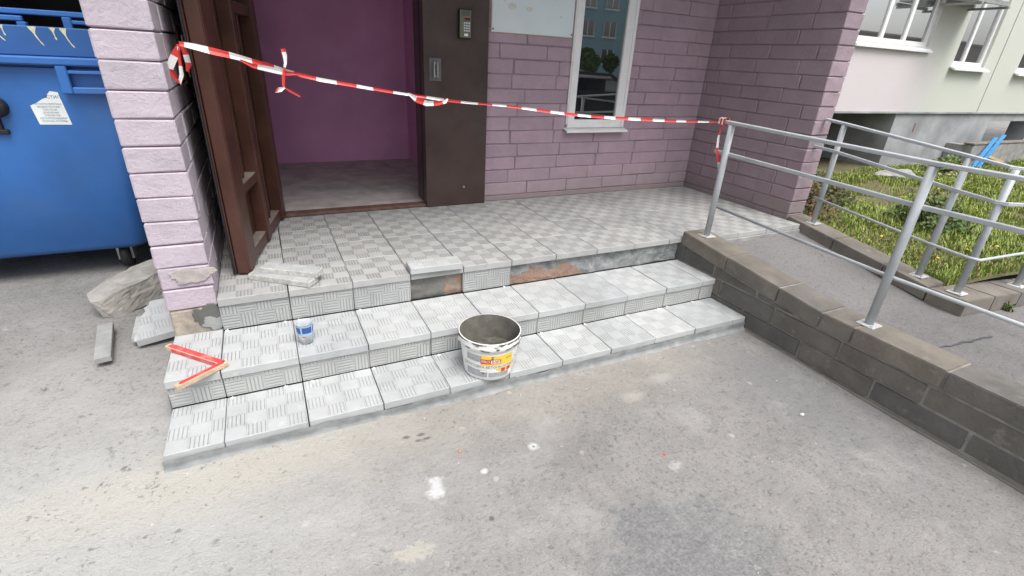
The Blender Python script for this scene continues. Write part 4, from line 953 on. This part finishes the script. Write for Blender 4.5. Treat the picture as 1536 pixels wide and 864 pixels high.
# ================================================================== BUCKET
BK = Vector((1.14, -.545, Z1 + .001)); H = .213; R0, R1 = .121, .146
bk = thing('mortar_bucket', 'white plastic bucket half full of grey mortar on the lowest step', 'bucket', BK, (0, 0, 0))
def br(z): return R0 + (R1 - R0) * z / H
b = MB(); b.lathe([(0, 0.004), (R0 - .006, .004), (R0 - .004, 0), (R0, .006), (br(.15), .15), (br(.165), .165), (br(.165) + .006, .168), (br(.172) + .007, .186), (br(.19) + .004, .189), (br(.195) + .004, H - .004), (R1 + .003, H), (R1 - .002, H)], seg=56); b.build('shell', 'bucket', bk, smooth=True)
b = MB(); b.lathe([(R1 - .0021, H - .0002), (R1 - .005, H - .01), (br(.08) - .005, .085)], seg=56); b.build('smeared_inside', 'slurry_wall', bk, smooth=True)
b = MB(); n = 40; rg_ = 14; vs = [(0, 0, .092)]
for i in range(1, rg_ + 1):
    for k in range(n):
        rr_ = (br(.09) - .0045) * i / rg_; a = 6.283 * k / n; x, y = rr_ * math.cos(a), rr_ * math.sin(a)
        vs.append((x, y, .092 + .012 * nz(x * 18, y * 18, 2) + .006 * nz(x * 50, y * 50, 5) + .006 * math.sin(x * 50 + y * 30)))
b.add(vs, [(0, 1 + k, 1 + (k + 1) % n) for k in range(n)] + [(1 + (i - 1) * n + k, 1 + i * n + k, 1 + i * n + (k + 1) % n, 1 + (i - 1) * n + (k + 1) % n) for i in range(1, rg_) for k in range(n)])
b.build('mortar', 'slurry', bk, smooth=True)
# smears of mortar on the rim
AFB = math.atan2(CAM.y - BK.y, CAM.x - BK.x)
sm = MB()
for k in range(26):
    a = rnd.random() * 6.283; L_ = rnd.uniform(.03, .16); z = H - .001; w_ = rnd.uniform(.004, .02)
    q = [a + L_ * (i / 6 - .5) / .15 * .4 for i in range(7)]
    vs = [((R1 + .0042) * math.cos(t), (R1 + .0042) * math.sin(t), z - .001) for t in q] + [((br(H - w_) + .0055) * math.cos(t), (br(H - w_) + .0055) * math.sin(t), z - w_ * (.5 + .8 * abs(nz(t * 8, k)))) for t in q]
    sm.add(vs, [(i, i + 1, 8 + i, 7 + i) for i in range(6)])
for k in range(26):
    a = AFB + rnd.uniform(-1.7, 1.7); z = rnd.choice((rnd.uniform(.166, .206), rnd.uniform(.012, .16))); big = z > .166; n = 9
    w_, h_ = rnd.uniform(.004, .02) if big else rnd.uniform(.002, .008), rnd.uniform(.002, .006); rr_ = br(z) + (.0078 if big else .0045)
    sm.add([(rr_ * math.cos(a + w_ * (1 + .6 * nz(i, k)) * math.cos(6.283 * i / n) / .14), rr_ * math.sin(a + w_ * (1 + .6 * nz(i, k)) * math.cos(6.283 * i / n) / .14), z + h_ * (1 + .6 * nz(i, k + 4)) * math.sin(6.283 * i / n)) for i in range(n)], [tuple(range(n))])
sm.build('rim_smears', 'slurry_wall', bk)['kind'] = 'stuff'
# label bent round the shell
AF = math.atan2(CAM.y - BK.y, CAM.x - BK.x)
def bend(u, z, off):  # u = arc length to the viewer's right
    a = AF + u / br(z); r = br(z) + off; return (r * math.cos(a), r * math.sin(a), z)
def label_patch(nm, mt, u0, u1, z0, z1, off, par, zt=None):
    b = MB(); n = 14; vs = []
    for j in range(5):
        for i in range(n + 1):
            u = u0 + (u1 - u0) * i / n; zz1 = z1 + (zt(u) if zt else 0); vs.append(bend(u, z0 + (zz1 - z0) * j / 4, off))
    b.add(vs, [(j * (n + 1) + i, j * (n + 1) + i + 1, (j + 1) * (n + 1) + i + 1, (j + 1) * (n + 1) + i) for j in range(4) for i in range(n)])
    return b.build(nm, mt, par, smooth=True)
lab = label_patch('label', 'label_white', -.115, .125, .018, .150, .0008, bk)
label_patch('label_panel', 'bucket_grey', -.112, -.02, .108, .146, .0016, lab); label_patch('label_panel', 'yellow', -.035, .122, .092, .147, .0020, lab)
label_patch('label_panel', 'bucket_grey', -.112, -.005, .022, .062, .0016, lab); label_patch('label_panel', 'bucket_grey', .0, .10, .022, .048, .0016, lab)
label_patch('label_panel', 'yellow', .035, .122, .055, .074, .0018, lab)
label_patch('label_panel', 'label_red', -.038, .058, .102, .128, .0026, lab); label_patch('label_panel', 'label_white', .010, .054, .105, .125, .0030, lab)
label_patch('label_panel', 'label_white', -.112, .122, .074, .092, .0024, lab); label_patch('label_panel', 'label_white', -.04, .045, .052, .061, .0024, lab)
for u in (.07, .10): label_patch('label_panel', 'label_red', u - .010, u + .010, .052, .072, .0030, lab)
for tx_, u, z, sz, mt in (('PRO', -.014, .115, .022, 'label_white'), ('BAR', .032, .115, .022, 'label_red'), ('ГРУНТОВКА БЕТОНКОНТАКТ', .004, .083, .0195, 'ink'), ('БЕТОН', .098, .128, .010, 'ink')):
    me = text_mesh(tx_, sz); me.materials.append(M[mt])
    for v in me.vertices: v.co = Vector(bend(u + v.co.x * .92, z + v.co.y, .0040))
    link('label_text', me, lab)
# wire bail hanging on both sides
for sgn in (-1, 1):
    a = AF + sgn * 1.62; c_ = Vector((math.cos(a), math.sin(a), 0)); t_ = Vector((-math.sin(a), math.cos(a), 0)) * -sgn
    ear = MB(); p = c_ * (br(.15) + .006); ear.box(-.010, .010, -.006, .006, -.012, .012, bev=.002); e = ear.build('bail_ear', 'bucket', bk); e.location = (p.x, p.y, .155); e.rotation_euler = (0, 0, a - math.pi / 2)
hb = MB(); pts = []
for i in range(25):
    t = i / 24; a = AF + math.pi - 1.62 + 3.24 * t; a = AF + 1.62 + (2 * math.pi - 3.24) * t
    dr = math.sin(math.pi * t); r = br(.155) + .012 + .006 * dr
    pts.append((r * math.cos(a), r * math.sin(a), .155 - .085 * min(1, 2.2 * dr)))
hb.tube(pts, .002, 6); hb.build('wire_bail', 'steel', bk, smooth=True)

# ================================================================== CUP WITH SPACERS
cu = thing('plastic_cup', 'clear plastic cup with blue print holding white tile spacers, on the second step', 'cup', (.347, -.235, Z2 + .001))
HC = .102; cr = lambda z: .029 + .0095 * z / HC
b = MB(); b.lathe([(0, .002), (.027, .002), (.029, 0.0005), (cr(.05), .05), (cr(HC), HC), (cr(HC) + .0018, HC + .0005), (cr(HC) - .0008, HC), (cr(.05) - .001, .05), (.0275, .004), (0, .004)], seg=32); b.build('wall', 'clear', cu, smooth=True)
pr = MB(); n = 32
for j, (z0, z1, mi) in enumerate(((.046, .060, 1), (.060, .092, 0), (.092, .099, 1))):
    for k in range(n):
        a0, a1 = 6.283 * k / n, 6.283 * (k + 1) / n; wob = .004 * nz(k * .6, j)
        m_ = mi
        if j == 1 and nz(k * .55, 4) > .12: m_ = 1
        pr.add([((cr(z) + .0006) * math.cos(a), (cr(z) + .0006) * math.sin(a), z) for z, a in ((z0, a0), (z0, a1), (z1, a1), (z1, a0))], [(0, 1, 2, 3)], m_)
pr.build('print', ['cup_blue', 'cup_pale'], cu)
ac_ = math.atan2(CAM.y + .235, CAM.x - .347); rl = MB()
rl.add([((cr(z) + .0012) * math.cos(ac_ + a), (cr(z) + .0012) * math.sin(ac_ + a), z) for z, a in ((.041, -.45), (.041, .0), (.047, .0), (.047, -.45))], [(0, 1, 2, 3)]); rl.build('red_mark', 'label_red', cu)
rr = random.Random(4)
for k in range(34):
    a = rr.random() * 6.283; q = rr.random() ** .5 * .019
    link('spacer', spm, cu, (q * math.cos(a), q * math.sin(a), .008 + .030 * rr.random()), (rr.uniform(0, 3), rr.uniform(0, 3), rr.uniform(0, 3)))

# ================================================================== RED WOODEN SQUARE
sq = thing('wooden_square', 'worn red wooden carpenter square overhanging the second step corner', 'square', (.014, -.325, Z2 + .002))
def arm(nm, p1, w_, par):
    d = Vector((p1[0], p1[1], 0)); L_ = d.length; a = math.atan2(d.y, d.x)
    b = MB(); b.box(-.012, L_, -w_ / 2, w_ / 2, 0, .022, bev=.0025); o = b.build(nm, 'wood', par, rot=(0, 0, a))
    t = MB(); pl_ = [(.0, -w_ / 2 + .002), (L_ - .02, -w_ / 2 + .002), (L_ - .014, 0), (L_ - .02, w_ / 2 - .002), (0, w_ / 2 - .002)]
    t.prism(pl_, .0222, .0232); t.build('red_paint', 'red_paint', o); return o
a1 = arm('long_arm', (-.225, .240), .028, sq); s2 = MB()
a2 = arm('short_arm', (-.160, -.112), .022, sq); a2.location = (0, 0, .0012)
s2.box(.01, .29, -.0148, -.0142, .003, .020); s2.build('red_paint', 'red_paint', a1); 
s3 = MB(); s3.box(.03, .29, .0142, .0148, .002, .020); s3.build('red_paint', 'red_paint', a1)

# ================================================================== BARRIER TAPE
def onplane(px, py):          # photograph pixel -> point on the upright plane the tape hangs in
    Rm = cam.matrix_world.to_3x3(); d = Rm @ Vector(((px - 768) / 733.94, -(py - 432) / 733.94, -1))
    A = Vector((.049, .190, 0)); B = Vector((2.945, -.03, 0)); nrm = Vector((-(B - A).y, (B - A).x, 0))
    t = (A - CAM).dot(nrm) / d.dot(nrm); return CAM + d * t
tp = thing('barrier_tape', 'red and white barrier tape strung from the pillar to the handrail post', 'tape', onplane(268, 65))
def ribbon(nm, pts, wid, ph=0.0, stripe=.085, sub=24, par=tp, split=None):
    """flat strip along pts; wid = list of (halfwidth vector) per point"""
    b = MB(); P3 = [Vector(p) for p in pts]; n = len(P3); dist = 0; 
    for i in range(n - 1):
        seg = (P3[i + 1] - P3[i]).length; k = max(1, int(seg / (stripe / 6)))
        for j in range(k):
            t0, t1 = j / k, (j + 1) / k
            p0, p1 = P3[i].lerp(P3[i + 1], t0), P3[i].lerp(P3[i + 1], t1); w0, w1 = wid[i].lerp(wid[i + 1], t0), wid[i].lerp(wid[i + 1], t1)
            mi = int((dist + ph) / stripe) % 2
            dist += seg / k
            c0, c1 = (w0.cross(p1 - p0)).normalized() * .0035, (w1.cross(p1 - p0)).normalized() * .0035
            b.add([p0 - w0, p1 - w1, p1 + c1, p0 + c0], [(0, 1, 2, 3)], mi); b.add([p0 + c0, p1 + c1, p1 + w1, p0 + w0], [(0, 1, 2, 3)], mi)
    o = b.build(nm, ['tape_red', 'tape_white'], par); o.location = -tp.location; return o
px = [(268, 65), (292, 70), (320, 77), (350, 84), (378, 91.5), (404, 99), (425, 105.5), (452, 113), (480, 119.5), (520, 126.5), (560, 133.5), (600, 140), (640, 146), (670, 150.5), (700, 154), (730, 156.5), (760, 159), (805, 165), (850, 171), (890, 175), (930, 177.5), (1000, 181), (1050, 182.5), (1086, 183)]
hw = [.012, .017, .020, .017, .014, .016, .013, .010, .010, .009, .008, .007, .008, .009, .007, .006, .006, .008, .009, .008, .010, .009, .007, .006]
pts = [onplane(*p) for p in px]
hw = [h * (.72 if i < 7 else .85) for i, h in enumerate(hw)]
pts = [Vector((.014, .56, 1.066))] + pts; hw = [.008] + hw
ribbon('ribbon', pts, [Vector((.10 * math.sin(i * 1.3), .35 * math.sin(i * .7 + .4), 1)).normalized() * h for i, h in enumerate(hw)], .05)
def loose(nm, pxs, hw_, seed, off=-.006, ph=0, stripe=.05):
    ps = [onplane(*p) + Vector((0, off + .012 * nz(i, seed), 0)) for i, p in enumerate(pxs)]
    wd = []
    for i in range(len(ps)):
        d = (ps[min(i + 1, len(ps) - 1)] - ps[max(i - 1, 0)]).normalized(); s_ = d.cross(Vector((.35, 1, .2))).normalized()
        wd.append(s_ * (hw_[i] if isinstance(hw_, (list, tuple)) else hw_))
    return ribbon(nm, ps, wd, ph, stripe)
loose('knot_tail', [(424, 73), (427, 83), (428, 94), (426, 104)], [.010, .009, .006, .004], 3, -.01, .045, .055)
loose('knot_tail', [(426, 104), (425, 116), (425, 127), (427, 131)], [.004, .007, .006, .004], 4, -.01, 0, .2)
loose('knot_tail', [(427, 131), (437, 137), (450, 144)], [.004, .006, .005], 5, -.012, 0, .2)
loose('knot_tail', [(427, 131), (420, 134), (414, 137), (417, 131)], [.003, .010, .008, .004], 6, -.014, .06, .05)
loose('fold', [(360, 90), (380, 99), (405, 104), (430, 110), (448, 111)], [.004, .009, .012, .010, .003], 8, -.004, .03, .09)
loose('fold', [(612, 140), (626, 150), (640, 155), (655, 155), (668, 152), (671, 148)], [.006, .014, .013, .011, .009, .004], 9, -.006, .05, .045)
loose('end_loop', [(268, 67), (262, 84), (254, 103), (262, 114), (270, 123), (273, 112), (270, 90), (268, 70)], [.006, .014, .015, .012, .010, .008, .006, .005], 10, -.012, .02, .06)
loose('end_loop', [(270, 66), (276, 80), (281, 97), (279, 108)], [.008, .012, .012, .005], 12, .05, .0, .035)
# tail knotted round the handrail post
k0 = [Vector((2.940, -.040, .79)), Vector((2.928, -.045, .74)), Vector((2.925, -.045, .68)), Vector((2.932, -.05, .60)), Vector((2.945, -.075, .53)), Vector((2.962, -.085, .47)), Vector((2.975, -.09, .41)), Vector((2.985, -.09, .365))]
ribbon('hanging_tail', k0, [Vector((1, .4 * math.sin(i), 0)).normalized() * h for i, h in enumerate((.010, .014, .016, .012, .010, .013, .015, .006))], .0, .085)
kn = MB()
for k, (y, mi) in enumerate(((-.02, 1), (-.034, 0), (-.048, 1), (-.060, 0))):
    cx, cz = 2.95, .779; hwk, hhk = .027 + .001 * k, .017 + .001 * k; yy = [y, y - .012]
    prof = [(-hwk, -hhk), (hwk, -hhk), (hwk, hhk), (0, hhk + .004), (-hwk, hhk)]
    n = len(prof); vs = [(cx + a, yy[0] + .004 * nz(i, k), cz + c_) for i, (a, c_) in enumerate(prof)] + [(cx + a, yy[1] + .004 * nz(i, k + 9), cz + c_) for i, (a, c_) in enumerate(prof)]
    kn.add(vs, [(i, (i + 1) % n, n + (i + 1) % n, n + i) for i in range(n)], mi)
o = kn.build('knot', ['tape_red', 'tape_white'], tp); o.location = -tp.location

# small bits on the asphalt
def pebble(name, label, x, y, r, mt, seed):
    bm = bmesh.new(); bmesh.ops.create_icosphere(bm, subdivisions=2, radius=1)
    for v in bm.verts: v.co *= 1 + .4 * nz(*(v.co * 1.3)) ; v.co = Vector((v.co.x * r, v.co.y * r * .7, v.co.z * r * .5))
    b = MB(); b.bm(bm); o = b.build(name, mt, loc=(x, y, zg(x, y) + r * .4), rot=(0, 0, seed)); return tag(o, label, 'debris')
pebble('brick_crumb', 'small orange brick crumb on the asphalt below the bucket', .839, -.958, .010, 'brick_orange', 1)
pebble('red_scrap', 'tiny red plastic scrap on the asphalt', 1.62, -1.295, .006, 'label_red', 2)
pebble('plaster_crumb', 'white plaster crumb on the asphalt by the ramp wall', 2.42, -1.35, .010, 'spacer', 3)

# ================================================================== WHAT THE WINDOWS REFLECT: the far side of the yard, behind the camera
ob = thing('opposite_block', 'teal panel block with rows of dark windows across the yard', 'building', (38, -52, -.4))
b = MB(); b.box(-34, 32, -10, 0, 0, 27); b.build('wall', 'far_teal', ob)
wm = MB(); wm.box(-.95, .95, 0, .06, 0, 1.55); wme = wm.mesh('window', 'glass'); sm_ = MB(); sm_.box(-1.1, 1.1, 0, .16, -.25, -.06); sme = sm_.mesh('sill', 'white_pvc')
fm = MB(); fm.box(-.06, .06, .06, .10, 0, 1.55); fm.box(-.95, -.87, .06, .1, 0, 1.55); fm.box(.87, .95, .06, .1, 0, 1.55); fme = fm.mesh('frame', 'white_pvc')
for fl_ in range(8):
    for k in range(19):
        x = -30 + 3.3 * k; w_ = link('window', wme, ob, (x, .002, 1.5 + 3.05 * fl_)); link('sill', sme, w_); link('frame', fme, w_)
ob2 = thing('opposite_shed', 'long low brown garage block across the yard', 'building', (125, -55, -.4))
b = MB(); b.box(-50, 60, -8, 0, 0, 8.6); b.build('wall', 'far_brown', ob2); b = MB(); b.box(-50.5, 60.5, -8.5, .5, 8.61, 9.0); b.build('roof', 'far_brown', ob2)
def tree(name, label, c, h, seed):
    rr = random.Random(seed); t = thing(name, label, 'tree', c); tb = MB(); tb.tube([(0, 0, 0), (.1, 0, h * .4), (.0, .1, h * .8)], [.16, .12, .04], 8); tb.build('trunk', 'stem', t)
    lf = MB()
    for k in range(2600):
        u = Vector((rr.gauss(0, 1), rr.gauss(0, 1), rr.gauss(0, 1))).normalized() * rr.random() ** .4; p = Vector((u.x * h * .36, u.y * h * .36, h * .62 + u.z * h * .38))
        if nz(*(p * .9)) < -.1: continue
        d = Vector((rr.uniform(-1, 1), rr.uniform(-1, 1), rr.uniform(-1, 1))).normalized() * .22; s_ = d.orthogonal() * .5
        lf.add([p, p + d * .5 + s_, p + d, p + d * .5 - s_], [(0, 1, 2, 3)])
    lf.build('crown', 'weed_green', t)
for i, (x, y, h) in enumerate(((28, -36, 2.3), (33.5, -45, 2.9), (37.5, -46, 2.5), (24, -40, 2.6))): tree('yard_tree', ('small round leafy tree', 'tallest leafy tree', 'lowest leafy tree', 'slim leafy tree')[i] + ' in front of the teal block', (x, y, -.4), h, i)
cr_ = thing('parked_car', 'dark parked car standing in the yard opposite the entrance', 'car', (7.6, -6.2, -.4), (0, 0, R(8)))
prof = [(-2.1, .25), (2.1, .25), (2.15, .6), (1.95, .72), (1.0, .84), (.35, 1.26), (-.9, 1.30), (-1.6, .92), (-2.1, .85), (-2.18, .6)]
MX = Matrix(((1, 0, 0, 0), (0, 0, 1, 0), (0, 1, 0, 0), (0, 0, 0, 1)))
b = MB(); b.prism(prof, -.82, .82, mat=MX); b.build('body', 'car', cr_)
b = MB(); b.prism([(.85, .86), (.3, 1.2), (-.85, 1.23), (-1.4, .93)], .822, .828, mat=MX); b.build('side_window', 'glass', cr_)
for x in (-1.35, 1.35):
    for y in (-.78, .78):
        b = MB(); b.tube([(x, y - .1, .31), (x, y + .1, .31)], .31, 20); b.build('wheel', 'black', cr_, smooth=True)
